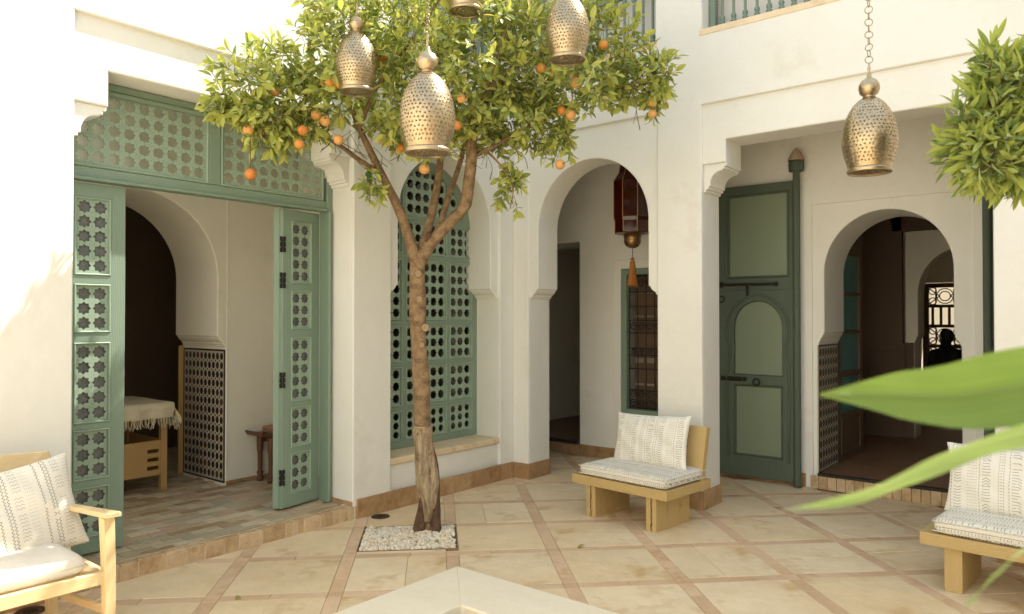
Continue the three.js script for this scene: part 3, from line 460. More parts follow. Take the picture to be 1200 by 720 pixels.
// rooms through the right arch
{
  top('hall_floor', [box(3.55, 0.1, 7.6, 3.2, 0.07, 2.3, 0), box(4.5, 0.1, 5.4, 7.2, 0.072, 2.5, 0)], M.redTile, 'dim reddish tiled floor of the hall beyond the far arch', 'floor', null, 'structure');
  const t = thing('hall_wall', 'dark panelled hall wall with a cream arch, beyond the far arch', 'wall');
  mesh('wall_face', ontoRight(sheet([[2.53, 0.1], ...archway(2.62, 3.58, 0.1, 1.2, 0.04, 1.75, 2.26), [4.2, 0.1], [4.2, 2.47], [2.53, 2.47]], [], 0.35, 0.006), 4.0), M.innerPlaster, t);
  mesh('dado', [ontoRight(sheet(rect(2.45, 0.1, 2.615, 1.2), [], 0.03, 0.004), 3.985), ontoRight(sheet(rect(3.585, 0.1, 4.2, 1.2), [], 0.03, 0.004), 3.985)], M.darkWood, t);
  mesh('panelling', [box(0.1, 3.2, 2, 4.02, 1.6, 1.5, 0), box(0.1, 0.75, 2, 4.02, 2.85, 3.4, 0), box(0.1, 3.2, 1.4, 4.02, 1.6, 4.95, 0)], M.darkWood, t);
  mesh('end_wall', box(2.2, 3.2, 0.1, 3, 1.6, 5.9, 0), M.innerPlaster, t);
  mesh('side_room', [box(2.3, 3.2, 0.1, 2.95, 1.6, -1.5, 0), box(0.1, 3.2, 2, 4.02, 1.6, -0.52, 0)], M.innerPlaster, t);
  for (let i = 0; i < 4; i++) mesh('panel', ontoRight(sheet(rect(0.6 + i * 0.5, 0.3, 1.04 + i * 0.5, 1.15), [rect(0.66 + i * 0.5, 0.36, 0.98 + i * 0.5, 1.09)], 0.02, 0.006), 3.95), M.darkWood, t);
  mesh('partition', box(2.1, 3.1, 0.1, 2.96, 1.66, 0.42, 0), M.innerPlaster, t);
  // second room, with a window door of cut wood at x = 7
  mesh('room_wall', [ontoRight(sheet([[-0.3, 0.1], [2.15, 0.1], [2.15, 2.0], [3.35, 2.0], [3.35, 0.1], [5.2, 0.1], [5.2, 3.2], [-0.3, 3.2]], [], 0.25, 0.005), 7.0), box(2.8, 3.2, 0.1, 5.7, 1.6, -0.3, 0), box(2.8, 3.2, 0.1, 5.7, 1.6, 5.1, 0)], M.innerPlaster, t);
  const w = thing('lattice_door', 'pair of dark doors with bright cut-out panels at the far end', 'door');
  const cells = [];
  for (const z0 of [2.17, 2.76]) {
    const fr = [], holes = [];
    for (let k = 0; k < 6; k++) holes.push(rect(z0 + 0.08, 0.2 + k * 0.295, z0 + 0.5, 0.45 + k * 0.295));
    mesh('door_frame', ontoRight(sheet(rect(z0, 0.12, z0 + 0.58, 1.99), holes, 0.05, 0.004), 7.04), M.darkWood, w);
    for (let k = 0; k < 6; k++) {
      const g = [], y = 0.325 + k * 0.295, c = z0 + 0.29, T = (r, cy, cz) => new THREE.TorusGeometry(r, 0.008, 4, 14).rotateY(PI / 2).translate(7.07, cy, cz);
      if (k === 4) for (let q = 0; q < 4; q++) g.push(flat(new THREE.BoxGeometry(0.02, 0.25, 0.035).translate(7.07, y, z0 + 0.13 + q * 0.107)));
      else { g.push(flat(T(0.07, y, c)), flat(T(0.11, y, c))); for (const s of [-1, 1]) for (const u of [-1, 1]) g.push(flat(T(0.05, y + u * 0.075, c + s * 0.16)), rod([7.07, y, c + s * 0.07], [7.07, y + u * 0.12, c + s * 0.21], 0.008, 4)); for (const s of [-1, 1]) g.push(rod([7.07, y - 0.125, c + s * 0.12], [7.07, y + 0.125, c + s * 0.12], 0.008, 4)); }
      mesh('cut_panel', g, M.darkWood, w);
    }
  }
  top('outer_wall', box(0.2, 5, 9, 10.5, 2.5, 2.5, 0), M.plaster, 'bright wall outside, seen through the far cut-out doors', 'wall');
  top('yard_floor', box(4, 0.1, 9, 9.4, 0.03, 2.5, 0), M.slab[1], 'pale paving outside the far cut-out doors', 'floor', null, 'structure');
}

// ---------------------------------------------------------------- green joinery
// a lattice of eight-pointed stars: the sheet's lower left corner at 0,0
function starPts(cx, cy, r) { return Array.from({ length: 16 }, (_, i) => { const a = i * PI / 8, q = i % 2 ? r * 0.75 : r; return [cx + q * cos(a), cy + q * sin(a)]; }); }
function lattice(cols, rows, w, h, d0 = 0.012, m = 0.008) {
  const d = d0 * 0.5;
  const px = (w - 2 * m) / cols, py = (h - 2 * m) / rows, holes = [];
  for (let i = 0; i < cols; i++) for (let j = 0; j < rows; j++) holes.push(starPts(m + (i + 0.5) * px, m + (j + 0.5) * py, min(px, py) * 0.465));
  for (let i = 0; i <= cols; i++) for (let j = 0; j <= rows; j++) for (const [sx, sy] of [[1, 0], [-1, 0], [0, 1], [0, -1]]) {
    const x = m + i * px + sx * px * 0.15, y = m + j * py + sy * py * 0.15, r = px * 0.03;
    if (x > 0.004 && x < w - 0.004 && y > 0.004 && y < h - 0.004) holes.push([[x - r, y], [x, y - r], [x + r, y], [x, y + r]]);
  }
  return sheet(rect(0, 0, w, h), holes, d, 0, 0.3);
}
const ringSheet = (x0, y0, x1, y1, w, d, b = 0.004) => sheet(rect(x0, y0, x1, y1), [rect(x0 + w, y0 + w, x1 - w, y1 - w)], d, b);
const LW = 0.368, ROWS = [[0.09, 0.386, 3], [0.426, 0.722, 3], [0.758, 1.232, 5], [1.288, 1.574, 3], [1.625, 2.084, 5]];
function leafInto(t, m, glass) {             // one leaf, hinge edge at x = 0, foot at y = 0, front at z = 0
  const x0 = 0.083, x1 = LW - 0.083, P = ROWS.map(([a, b]) => rect(x0, a, x1, b));
  const leaf = new THREE.Group(); leaf.name = 'door_leaf'; t.add(leaf);
  mesh('leaf_frame', sheet(rect(0, 0, LW, 2.165), P, 0.042, 0.003, 0.5, 1), M.green, leaf);
  for (const [a, b, n] of ROWS) {
    mesh('panel_moulding', ringSheet(x0, a, x1, b, 0.011, 0.02, 0.004).translate(0, 0, 0.006), M.greenLattice, leaf);
    mesh('lattice_panel', lattice(2, n, x1 - x0 - 0.004, b - a - 0.004, 0.012, 0.012).translate(x0 + 0.002, a + 0.002, -0.012), M.greenLattice, leaf);
    mesh('glass_pane', sheet(rect(x0 + 0.002, a + 0.002, x1 - 0.002, b - 0.002), [], 0.004, 0).translate(0, 0, -0.03), glass, leaf);
  }
  return leaf;
}
const folding = thing('folding_door', 'wide green folding doors with star lattice panels and lattice transom', 'door');
{
  const zf = -0.245;
  // outer frame, transom rails, mullion
  mesh('door_frame', [sheet([[-3.776, 0.1], [-3.776, 2.882], [-1.884, 2.882], [-1.884, 0.1], [-1.934, 0.1], [-1.934, 2.835], [-3.726, 2.835], [-3.726, 0.1]], [], 0.09, 0.006).translate(0, 0, zf)], M.green, folding);
  mesh('door_post', sheet(rect(-1.932, 0.1, -1.905, 2.29), [], 0.05, 0.006).translate(0, 0, zf + 0.022), M.green, folding);
  mesh('transom_rail', [sheet(rect(-3.725, 2.292, -1.935, 2.372), [], 0.07, 0.006).translate(0, 0, zf - 0.006), sheet(rect(-3.725, 2.292, -1.935, 2.312), [], 0.03, 0.005).translate(0, 0, zf + 0.012)], M.green, folding);
  mesh('transom_mullion', sheet(rect(-2.872, 2.373, -2.788, 2.834), [], 0.07, 0.006).translate(0, 0, zf - 0.006), M.green, folding);
  mesh('top_moulding', sheet(rect(-3.725, 2.806, -1.935, 2.834), [], 0.03, 0.006).translate(0, 0, zf + 0.012), M.green, folding);
  for (const x of [-3.7, -2.786]) {
    mesh('panel_moulding', ringSheet(x, 2.374, x + 0.826, 2.833, 0.014, 0.03, 0.005).translate(0, 0, zf - 0.004), M.greenLattice, folding);
    mesh('lattice_panel', lattice(9, 5, 0.82, 0.445, 0.014, 0.014).translate(x + 0.003, 2.382, zf - 0.02), M.greenLattice, folding);
    mesh('glass_pane', sheet(rect(x, 2.375, x + 0.826, 2.832), [], 0.004, 0).translate(0, 0, zf - 0.045), M.glass, folding);
  }
  const a = leafInto(folding, M.green, M.greyGlass); a.position.set(-3.752, 0.116, -0.29);
  const b = leafInto(folding, M.green, M.greyGlass); b.position.set(-3.745, 0.116, -0.375); b.rotation.y = 0.02;
  // right-hand pair: the first leaf swung a little outwards, the second folded back behind it
  const c = leafInto(folding, M.green, M.greyGlass); c.position.set(-1.934, 0.116, -0.338); c.rotation.y = PI + 0.17; c.scale.z = -1;
  const hx = -1.934 - LW * cos(0.17), hz = -0.338 + LW * sin(0.17);
  const d = leafInto(folding, M.green, M.greyGlass); d.position.set(hx - 0.006, 0.116, hz - 0.03); d.rotation.y = 0.86;
  for (const y of [0.3, 1.0, 1.72, 1.98]) for (const s of [0, 1]) { const g = []; for (let k = 0; k < 3; k++) g.push(box(0.014, 0.034, 0.01, 0, k * 0.04, 0, 0.002)); g.push(box(0.008, 0.11, 0.012, s ? -0.008 : 0.008, 0.04, 0, 0.001)); const o = mesh('hinge', g, M.iron, folding); o.position.set(hx - 0.012 + s * 0.026, y, hz + 0.004 - (s ? 0 : 0.01)); }
}
const niche = thing('arched_window', 'tall arched green window of star lattice panels behind the orange tree', 'window');
{
  const zf = -0.285, L = -1.51, Rr = -0.175, cx = -0.8425;
  const out = archway(L, Rr, 0.392, 1.66, 0.09, 2.3, 2.87, 40), arcIn = [];
  const bottoms = [0.455, 0.745, 1.115, 1.468, 2.035, 2.365], tops = [0.705, 1.075, 1.425, 1.99, 2.32, 2.83];
  const xs = [[-1.43, -1.13], [-1.09, -0.595], [-0.555, -0.255]], n = [3, 5, 3], rows = [3, 3, 3, 5, 3, 5];
  const holes = [];
  xs.forEach(([a, b]) => bottoms.forEach((y, k) => { if (k < 5) holes.push(rect(a, y, b, tops[k])); }));
  const half = [[-1.09, 2.365], [-0.595, 2.365], ...arc(cx, 2.3, 0.47, 1.01, PI - 1.01, 14)];
  holes.push(half);
  const side = (s) => [[cx + s * 0.2875, 2.365], [cx + s * 0.455, 2.365], ...arc(0, 0, 0.47, 0.22, 0.9, 8).map(([x, y]) => [cx + s * x, 2.3 + y])];
  holes.push(side(1), side(-1));
  mesh('window_frame', sheet(rect(L, 0.392, Rr, 2.9), holes, 0.06, 0.005, 0.5, 1).translate(0, 0, zf), M.green, niche);
  xs.forEach(([a, b], i) => bottoms.forEach((y, k) => {
    const h = tops[k] - y;
    if (k < 5) mesh('panel_moulding', ringSheet(a, y, b, tops[k], 0.012, 0.02, 0.004).translate(0, 0, zf + 0.006), M.greenLattice, niche);
    const hh = k === 5 ? 0.44 : h; mesh('lattice_panel', lattice(n[i], rows[k] - (k === 5 ? 1 : 0), b - a - 0.004, hh - 0.004, 0.012, 0.01).translate(a + 0.002, y + 0.002, zf - 0.014), M.greenLattice, niche);
  }));
  mesh('glass_pane', sheet(rect(L + 0.02, 0.42, Rr - 0.02, 2.85), [], 0.004, 0).translate(0, 0, zf - 0.05), M.glass, niche);
}
// the old pivot door leaf folded against the gallery wall; hinge post at z = 0, leaf towards -z, face looks to -x
function pivotDoor(label, pos, flip) {
  const t = thing('pivot_door', label, 'door', pos, 0, 'old green pivot doors beside the far arch');
  const s = flip ? -1 : 1, Q = (g) => { g = ontoRight(g); if (flip) { g.scale(1, 1, -1); const a = g.attributes; for (const k of Object.keys(a)) { const n = a[k].itemSize, r = a[k].array; for (let i = 0; i < a[k].count; i += 3) for (let c = 0; c < n; c++) { const x = r[(i + 1) * n + c]; r[(i + 1) * n + c] = r[(i + 2) * n + c]; r[(i + 2) * n + c] = x; } } } return g; };
  const z0 = -0.72, archIn = [[-0.575, 0.965], [-0.13, 0.965], [-0.13, 1.4], ...arc(0, 0, 1, 0, PI, 24).map(([x, y]) => [-0.3525 + x * 0.2225, 1.4 + y * 0.24])];
  mesh('leaf_frame', Q(sheet(rect(z0, 0.035, -0.03, 2.7), [rect(-0.635, 1.85, -0.07, 2.62), archIn, rect(-0.575, 0.225, -0.13, 0.875)], 0.045, 0.006, 0.5, 1)), M.oldGreen, t);
  mesh('panel_moulding', [Q(ringSheet(-0.635, 1.85, -0.07, 2.62, 0.02, 0.03, 0.008).translate(0, 0, -0.006)), Q(ringSheet(-0.575, 0.225, -0.13, 0.875, 0.018, 0.03, 0.008).translate(0, 0, -0.006))], M.oldGreen, t);
  mesh('upper_panel', Q(sheet(rect(-0.632, 1.853, -0.073, 2.617), [], 0.012, 0.005, 0.5, 1).translate(0, 0, -0.02)), M.oldPanel, t);
  mesh('arched_panel', Q(sheet(inset(archIn, 0.002), [], 0.012, 0.005, 0.5, 1).translate(0, 0, -0.02)), M.oldPanel, t);
  mesh('lower_panel', Q(sheet(rect(-0.573, 0.228, -0.132, 0.872), [], 0.012, 0.005, 0.5, 1).translate(0, 0, -0.02)), M.oldPanel, t);
  // keyhole-shaped rib round the panels
  const c = -0.3525, side = (k) => [[c + k * 0.275, 0.2], [c + k * 0.275, 1.08], [c + k * 0.245, 1.13], [c + k * 0.275, 1.17], [c + k * 0.25, 1.22], [c + k * 0.275, 1.28], [c + k * 0.285, 1.42], [c + k * 0.22, 1.58], [c + k * 0.11, 1.66], [c, 1.705]];
  const rib = [...side(-1), ...side(1).reverse().slice(1)].map(([z, y]) => [-0.004, y, z * s]);
  mesh('keyhole_rib', boxUV(tube(rib, 0.011, 90, 6)), M.oldGreen, t);
  mesh('cross_rail', Q(sheet(rect(z0 + 0.002, 1.732, -0.032, 1.742), [], 0.01, 0.002).translate(0, 0, 0.005)), M.oldGreen, t);
  mesh('bolt', [rod([-0.022, 1.795, -0.7 * s], [-0.022, 1.79, -0.17 * s], 0.011), rod([-0.022, 1.79, -0.19 * s], [-0.022, 1.79, -0.16 * s], 0.018), rod([-0.016, 1.79, -0.44 * s], [-0.016, 1.69, -0.44 * s], 0.011), box(0.02, 0.05, 0.03, -0.01, 1.795, -0.69 * s, 0.003)], M.iron, t);
  mesh('ring_pull', [flat(new THREE.TorusGeometry(0.028, 0.006, 6, 20).rotateY(PI / 2).translate(-0.012, 1.66, -0.69 * s)), flat(new THREE.TorusGeometry(0.03, 0.007, 6, 20).rotateY(PI / 2).translate(-0.014, 0.905, -0.36 * s))], M.iron, t);
  mesh('lock', [box(0.012, 0.04, 0.2, -0.006, 0.925, -0.6 * s, 0.004), rod([-0.02, 0.925, -0.52 * s], [-0.02, 0.92, -0.68 * s], 0.007), flat(new THREE.SphereGeometry(0.02, 10, 8).translate(-0.012, 0.925, -0.47 * s))], M.iron, t);
  mesh('pivot_post', boxUV(lathe([[0.001, 0.008], [0.034, 0.008], [0.036, 0.05], [0.03, 0.06], [0.03, 2.82], [0.001, 2.82]], 14)), M.oldGreen, t);
  const so = mesh('socket', boxUV(lathe([[0.001, 2.775], [0.06, 2.775], [0.066, 2.79], [0.066, 2.855], [0.055, 2.87], [0.001, 2.87]], 14)), M.oldGreen, t);
  mesh('socket_cap', boxUV(lathe([[0.07, 2.868], [0.066, 2.89], [0.04, 2.94], [0.012, 2.975], [0.001, 2.982]], 18)), M.clay, so);
  return t;
}
pivotDoor('old dark green panelled door leaf folded back left of the far arch', [1.225, 0, 2.215], false);
pivotDoor('old dark green door leaf right of the far arch, seen only as a narrow strip', [1.225, 0, 3.63], true);
// teal-glazed inner door swung into the hall
{
  const t = thing('glazed_door', 'dark door with teal panes swung open inside the far arch', 'door', [1.96, 0.12, 2.345]);
  const hs = [[0.45, 0.8], [0.85, 1.21], [1.24, 1.59], [1.62, 1.98]].map(([a, b]) => rect(0.1, a, 0.66, b));
  mesh('leaf_frame', sheet(rect(0, 0, 0.76, 2.25), hs, 0.045, 0.004, 0.5, 1), M.darkWood, t);
  hs.forEach((h) => mesh('pane', sheet(h, [], 0.006, 0).translate(0, 0, -0.02), M.tealGlass, t));
  mesh('lower_panel', ringSheet(0.1, 0.06, 0.66, 0.4, 0.03, 0.012).translate(0, 0, 0.01), M.darkWood, t);
  t.rotation.y = -0.06;
}
// grilled window behind the open arch
{
  const t = thing('grilled_window', 'narrow green framed window with black iron scrollwork behind the open arch', 'window'), x = 1.33;
  mesh('window_frame', ontoRight(ringSheet(0.392, 0.482, 1.308, 1.993, 0.062, 0.09, 0.006), x - 0.028), M.green, t);
  mesh('shutter', ontoRight(sheet(rect(0.45, 0.54, 1.25, 1.94), [], 0.02, 0), x + 0.16), M.darkWood, t);
  for (const [y, h] of [[0.79, 0.025], [1.04, 0.05], [1.5, 0.016], [1.75, 0.02]]) for (let k = 0; k < 6; k++) mesh('gap_light_strip', box(0.01, h, 0.098, x + 0.135, y, 0.52 + k * 0.132, 0.002), M.gapLight, t);  // pale colour stands in for light showing through gaps in the shutter
  const Y = [0.56, 0.74, 0.96, 1.1, 1.17, 1.33, 1.46, 1.6, 1.75, 1.92];
  for (const y of Y) mesh('bar', box(0.014, 0.012, 0.79, x + 0.03, y, 0.85, 0.002), M.iron, t);
  for (let k = 0; k <= 8; k++) mesh('bar', rod([x + 0.03, 0.55, 0.46 + k * 0.0975], [x + 0.03, 1.93, 0.46 + k * 0.0975], 0.006), M.iron, t);
  for (const [y, r] of [[0.605, 0.044], [0.695, 0.04], [1.135, 0.03], [1.395, 0.045], [1.84, 0.045]]) for (let k = 0; k < 8; k++) {
    const c = 0.509 + k * 0.0975, pts = Array.from({ length: 15 }, (_, i) => { const a = i / 14 * 9.5, q = r * (1 - i / 18); return [x + 0.024, y + q * sin(a), c + q * cos(a)]; });
    mesh('scroll', tube(pts, 0.005, 28, 4), M.iron, t);
  }
}
// upper windows with turned balusters
function upperWindow(label, w, y, place) {
  const t = thing('upper_window', label, 'window');
  mesh('window_sill', place(box(w + 0.04, 0.055, 0.2, 0, y - 0.025, -0.095, 0.01)), M.slab[1], t);
  mesh('window_frame', [place(ringSheet(-w / 2 + 0.004, y + 0.006, w / 2 - 0.004, y + 1.6, 0.05, 0.06, 0.006).translate(0, 0, -0.13)), place(box(w - 0.1, 0.05, 0.05, 0, y + 0.52, -0.155, 0.005))], M.upperGreen, t);
  const n = Math.round((w - 0.12) / 0.092), prof = [[0.012, 0], [0.012, 0.02], [0.024, 0.03], [0.024, 0.045], [0.013, 0.055], [0.022, 0.07], [0.022, 0.085], [0.012, 0.1], [0.012, 0.42], [0.022, 0.435], [0.022, 0.45], [0.012, 0.47], [0.012, 0.49]];
  const bg = lathe(prof, 8);
  for (let k = 0; k < n; k++) { const o = mesh('baluster', place(boxUV(bg.clone().translate(-w / 2 + 0.06 + (k + 0.5) * (w - 0.12) / n, y + 0.03, -0.155))), M.upperGreen, t); }
  mesh('shutter', place(sheet(rect(-w / 2 + 0.01, y + 0.02, w / 2 - 0.01, y + 1.58), [], 0.02, 0).translate(0, 0, -0.26)), M.curtain, t);
  return t;
}
upperWindow('upper window with green balusters above the folding doors', 1.66, 3.735, (g) => g.translate(-2.83, 0, 0));
upperWindow('upper window with green balusters above the arched lattice window, behind the tree', 1.3, 3.735, (g) => g.translate(-0.85, 0, 0));
upperWindow('upper window with green balusters above the open arch', 1.29, 3.74, (g) => ontoRight(g.translate(0.845, 0, 0)));
upperWindow('wide upper window with green balusters and stone sill above the corbelled opening', 1.88, 3.74, (g) => ontoRight(g.translate(2.83, 0, 0)));

// ---------------------------------------------------------------- the other two sides of the courtyard, which bounce the sunlight
top('far_side_wall', [box(0.3, 6, 10, -9.65, 3, 4, 0)], M.plaster, 'plain sunlit plaster wall across the courtyard behind the camera', 'wall');
top('near_side_wall', [box(10, 6, 0.3, -4.6, 3, 9.15, 0)], M.plaster, 'plain shaded plaster wall behind the camera', 'wall');
top('ground', box(120, 0.2, 120, 0, -1.3, 0, 0), M.slab[2], 'pale dry ground far around the house', 'ground', null, 'structure');
//@@OBJECTS
// ---------------------------------------------------------------- seats
// soft cushion: w along x, h along y, t thick along z; pinched gives a pillow with pointed corners, else a squarish pad
function cushion(w, h, t, pinched, seed) {
  const n = 30, r = rngOf(seed), ph = [r() * 6, r() * 6, r() * 6], pos = [], uv = [], idx = [];
  for (const s of [1, -1]) for (let j = 0; j <= n; j++) for (let i = 0; i <= n; i++) {
    const e = (q) => pinched ? sin(q * PI / 2) : Math.sign(q) * (1 - pow(1 - abs(q), 2.8));
    const u = e(i / n * 2 - 1), v = e(j / n * 2 - 1), a = 1 - u * u, b = 1 - v * v;
    let x, y, z;
    if (pinched) { z = s * t / 2 * pow(max(0, a * b), 0.42) * (1 + 0.07 * sin(u * 5 + ph[0]) * sin(v * 4 + ph[1])); x = w / 2 * u * (1 - 0.07 * b * u * u); y = h / 2 * v * (1 - 0.07 * a * v * v); z += 0.006 * sin(u * 9 + v * 7 + ph[2]) * pow(max(0, a * b), 0.5) * s; }
    else { const k = pow(max(0, 1 - pow(abs(u), 24)), 0.5) * pow(max(0, 1 - pow(abs(v), 24)), 0.5); z = s * t / 2 * (0.02 + 0.98 * k) * (1 + 0.1 * a * b + 0.03 * sin(u * 7 + ph[0]) * sin(v * 5 + ph[1])); x = w / 2 * u * (1 - 0.035 * pow(abs(v), 9)); y = h / 2 * v * (1 - 0.035 * pow(abs(u), 9)); }
    pos.push(x, y, z); uv.push(x + w + (s < 0 ? 0.3 : 0), y + h + (pinched ? 0 : z));
  }
  const N = (n + 1) * (n + 1);
  for (let s = 0; s < 2; s++) for (let j = 0; j < n; j++) for (let i = 0; i < n; i++) { const a = s * N + j * (n + 1) + i, b = a + 1, c = a + n + 1, d = c + 1; if (s) idx.push(a, c, b, b, c, d); else idx.push(a, b, c, b, d, c); }
  const g = new THREE.BufferGeometry(); g.setAttribute('position', new THREE.Float32BufferAttribute(pos, 3)); g.setAttribute('uv', new THREE.Float32BufferAttribute(uv, 2)); g.setIndex(idx); g.computeVertexNormals();
  return flat(g);
}
const edgeLine = (w, h, pinched, n = 60) => Array.from({ length: n }, (_, i) => { const q = i / n * 4, k = floor(q), f = (q - k) * 2 - 1, [u, v] = [[f, -1], [1, f], [-f, 1], [-1, -f]][k], a = 1 - u * u, b = 1 - v * v; return pinched ? [w / 2 * u * (1 - 0.07 * b * u * u), h / 2 * v * (1 - 0.07 * a * v * v), 0] : [w / 2 * u, h / 2 * v, 0]; });
const crackR = rngOf(77);
function board(w, h, d, x, y, z, side) {     // a plank on edge whose inner face (side = +1 or -1 along x) is a little split and ragged
  const n = 14, p = [[-w / 2 * side, -h / 2], [-w / 2 * side, h / 2]];
  for (let i = 0; i <= n; i++) p.push([(w / 2 - crackR() * 0.006 - (crackR() < 0.2 ? 0.005 : 0)) * side, h / 2 - h * i / n]);
  return boxUV(sheet(p, [], d, 0.002, 0.3), 1, [x, z]).translate(x, y, z + d / 2);
}
function lowSeat(label, pos, turn, split = true) {       // front towards +z
  const t = thing('low_seat', label, 'chair', pos, turn, 'low ochre wooden seats by the arcade');
  mesh('seat_plank', box(0.845, 0.068, 0.58, 0, 0.272, 0, 0.004, 0), M.ochre, t);
  for (const x of [-0.265, 0.275]) {
    if (!split) mesh('leg', box(0.088, 0.236, 0.425, x, 0.118, 0.047, 0.004, 1), M.ochre, t);
    else mesh('leg', [board(0.041, 0.236, 0.425, x - 0.0225, 0.118, 0.047, 1), board(0.041, 0.236, 0.425, x + 0.0225, 0.118, 0.047, -1)], M.ochre, t);
  }
  const back = mesh('backrest', box(split ? 0.8 : 0.72, 0.42, 0.05, 0, 0.19, 0, 0.004, 0), M.ochre, t); back.position.set(split ? 0.01 : 0.04, 0.29, -0.2); back.rotation.x = -0.2;
  return t;
}
function seatSoft(label1, label2, seat, dx = 0, g1, g2) {
  const at = (o, p, rx, rz) => { const m = new THREE.Object3D(); m.position.set(...p); m.rotation.set(rx, 0, rz); m.updateMatrix(); seat.updateMatrixWorld(true); const w = seat.matrixWorld.clone().multiply(m.matrix); w.decompose(o.position, o.quaternion, o.scale); return o; };
  const pad = at(thing('seat_pad', label1, 'cushion', [0, 0, 0], 0, g1), [0.025, 0.35, 0.022], -PI / 2, 0);
  mesh('cover', cushion(0.775, 0.535, 0.085, false, 5), M.padCloth, pad);
  mesh('piping', [0.026, -0.026].map((z) => tube(edgeLine(0.768, 0.528, false).map(([x, y]) => [x, y, z]), 0.0035, 90, 5, true)), M.padCloth, pad);
  const pil = at(thing('pillow', label2, 'pillow', [0, 0, 0], 0, g2), [0.015 + dx, 0.56, -0.115], -0.26, 0.05 + dx * 0.5);
  mesh('cover', cushion(0.66, 0.4, 0.15, true, 8), M.pillowCloth, pil);
  mesh('seam', tube(edgeLine(0.655, 0.396, true), 0.003, 90, 5, true), M.pillowCloth, pil);
}
{
  const a = lowSeat('low ochre wooden seat standing against the pier between arch and corbelled opening', [-0.475, 0, 1.61], -1.682);
  seatSoft('white patterned seat pad on the low seat by the pier', 'white patterned pillow leaning on the low seat by the pier', a);
  const b = lowSeat('low ochre wooden seat at the right edge, before the far arch', [-0.505, 0, 3.965], -1.66, false);
  seatSoft('white patterned seat pad on the low seat at the right edge', 'white patterned pillow leaning on the low seat at the right edge', b, -0.075);
}
{
  const t = thing('armchair', 'pale pine armchair with curved front leg in the dappled sun by the wall', 'armchair', [-4.305, 0, 0.51], 0.0);
  const w = 0.365, zf = 0.34, zr = -0.345;
  const legShape = (bulge) => { const L = [], Rr = []; for (let i = 0; i <= 12; i++) { const y = 0.6 * i / 12, c = bulge * sin(i / 12 * PI) - 0.006 * i / 12; L.push([c - 0.02 - 0.006 * (i / 12), y]); Rr.push([c + 0.021 + 0.002 * i / 12, y]); } return [...Rr, ...L.reverse()]; };
  for (const s of [-1, 1]) {
    mesh('leg', boxUV(sheet(legShape(0.006 * s), [], 0.05, 0.003), 1).translate(s * w, 0, zf + 0.025), M.pine, t);
    mesh('leg', box(0.045, 0.62, 0.045, s * (w + 0.01), 0.31, zr, 0.003, 1), M.pine, t);
    const arm = mesh('armrest', sheet([[-0.56, -0.022], [0.055, -0.032], [0.06, 0.03], [-0.2, 0.025], [-0.56, 0.018]], [], 0.021, 0.004, 0.5, 0).rotateX(-PI / 2).rotateY(-PI / 2), M.pine, t); arm.position.set(s * w, 0.623, zf); arm.rotation.x = -0.085;
    mesh('side_rail', box(0.026, 0.05, 0.66, s * w, 0.325, 0, 0.003, 2), M.pine, t);
    const st = mesh('stretcher', box(0.024, 0.034, 0.64, 0, 0, 0, 0.003, 2), M.pine, t); st.position.set(s * (w + 0.004), 0.145, 0); st.rotation.x = -0.1;
  }
  mesh('front_rail', box(0.7, 0.056, 0.03, 0, 0.335, zf - 0.002, 0.004, 0), M.pine, t);
  mesh('front_stretcher', box(0.7, 0.036, 0.024, 0, 0.15, zf - 0.004, 0.003, 0), M.pine, t);
  mesh('rear_rail', box(0.7, 0.05, 0.03, 0, 0.3, zr, 0.003, 0), M.pine, t);
  for (let k = 0; k < 5; k++) mesh('seat_slat', box(0.7, 0.016, 0.08, 0, 0.352, -0.25 + k * 0.125, 0.003, 0), M.pine, t);
  const b = mesh('backrest', sheet([[-0.385, 0], [0.385, 0], [0.392, 0.06], [0.38, 0.108], [0.2, 0.118], [-0.2, 0.118], [-0.38, 0.108], [-0.392, 0.06]], [], 0.03, 0.005, 0.5, 0), M.pine, t); b.position.set(-0.03, 0.715, -0.3); b.rotation.x = -0.2;
  for (const s of [-1, 1]) { const p = mesh('back_post', box(0.035, 0.42, 0.03, 0, 0.21, 0, 0.003, 1), M.pine, t); p.position.set(s * 0.3, 0.32, -0.262); p.rotation.x = -0.17; }
  const pad = thing('seat_pad', 'plain off-white seat pad on the pine armchair', 'cushion', [-4.345, 0.402, 0.545]); pad.rotation.x = -PI / 2;
  mesh('cover', cushion(0.66, 0.58, 0.085, false, 15), M.plainPad, pad);
  mesh('seam', tube(edgeLine(0.655, 0.575, false), 0.003, 90, 5, true), M.plainPad, pad);
  const pil = thing('pillow', 'white pillow with dark zigzag stripes on the pine armchair', 'pillow', [-4.2, 0.575, 0.42]); pil.rotation.set(-0.28, 0, 0.14);
  mesh('cover', cushion(0.6, 0.45, 0.17, true, 18), M.stripePillow, pil);
  mesh('seam', tube(edgeLine(0.595, 0.446, true), 0.003, 90, 5, true), M.stripePillow, pil);
}
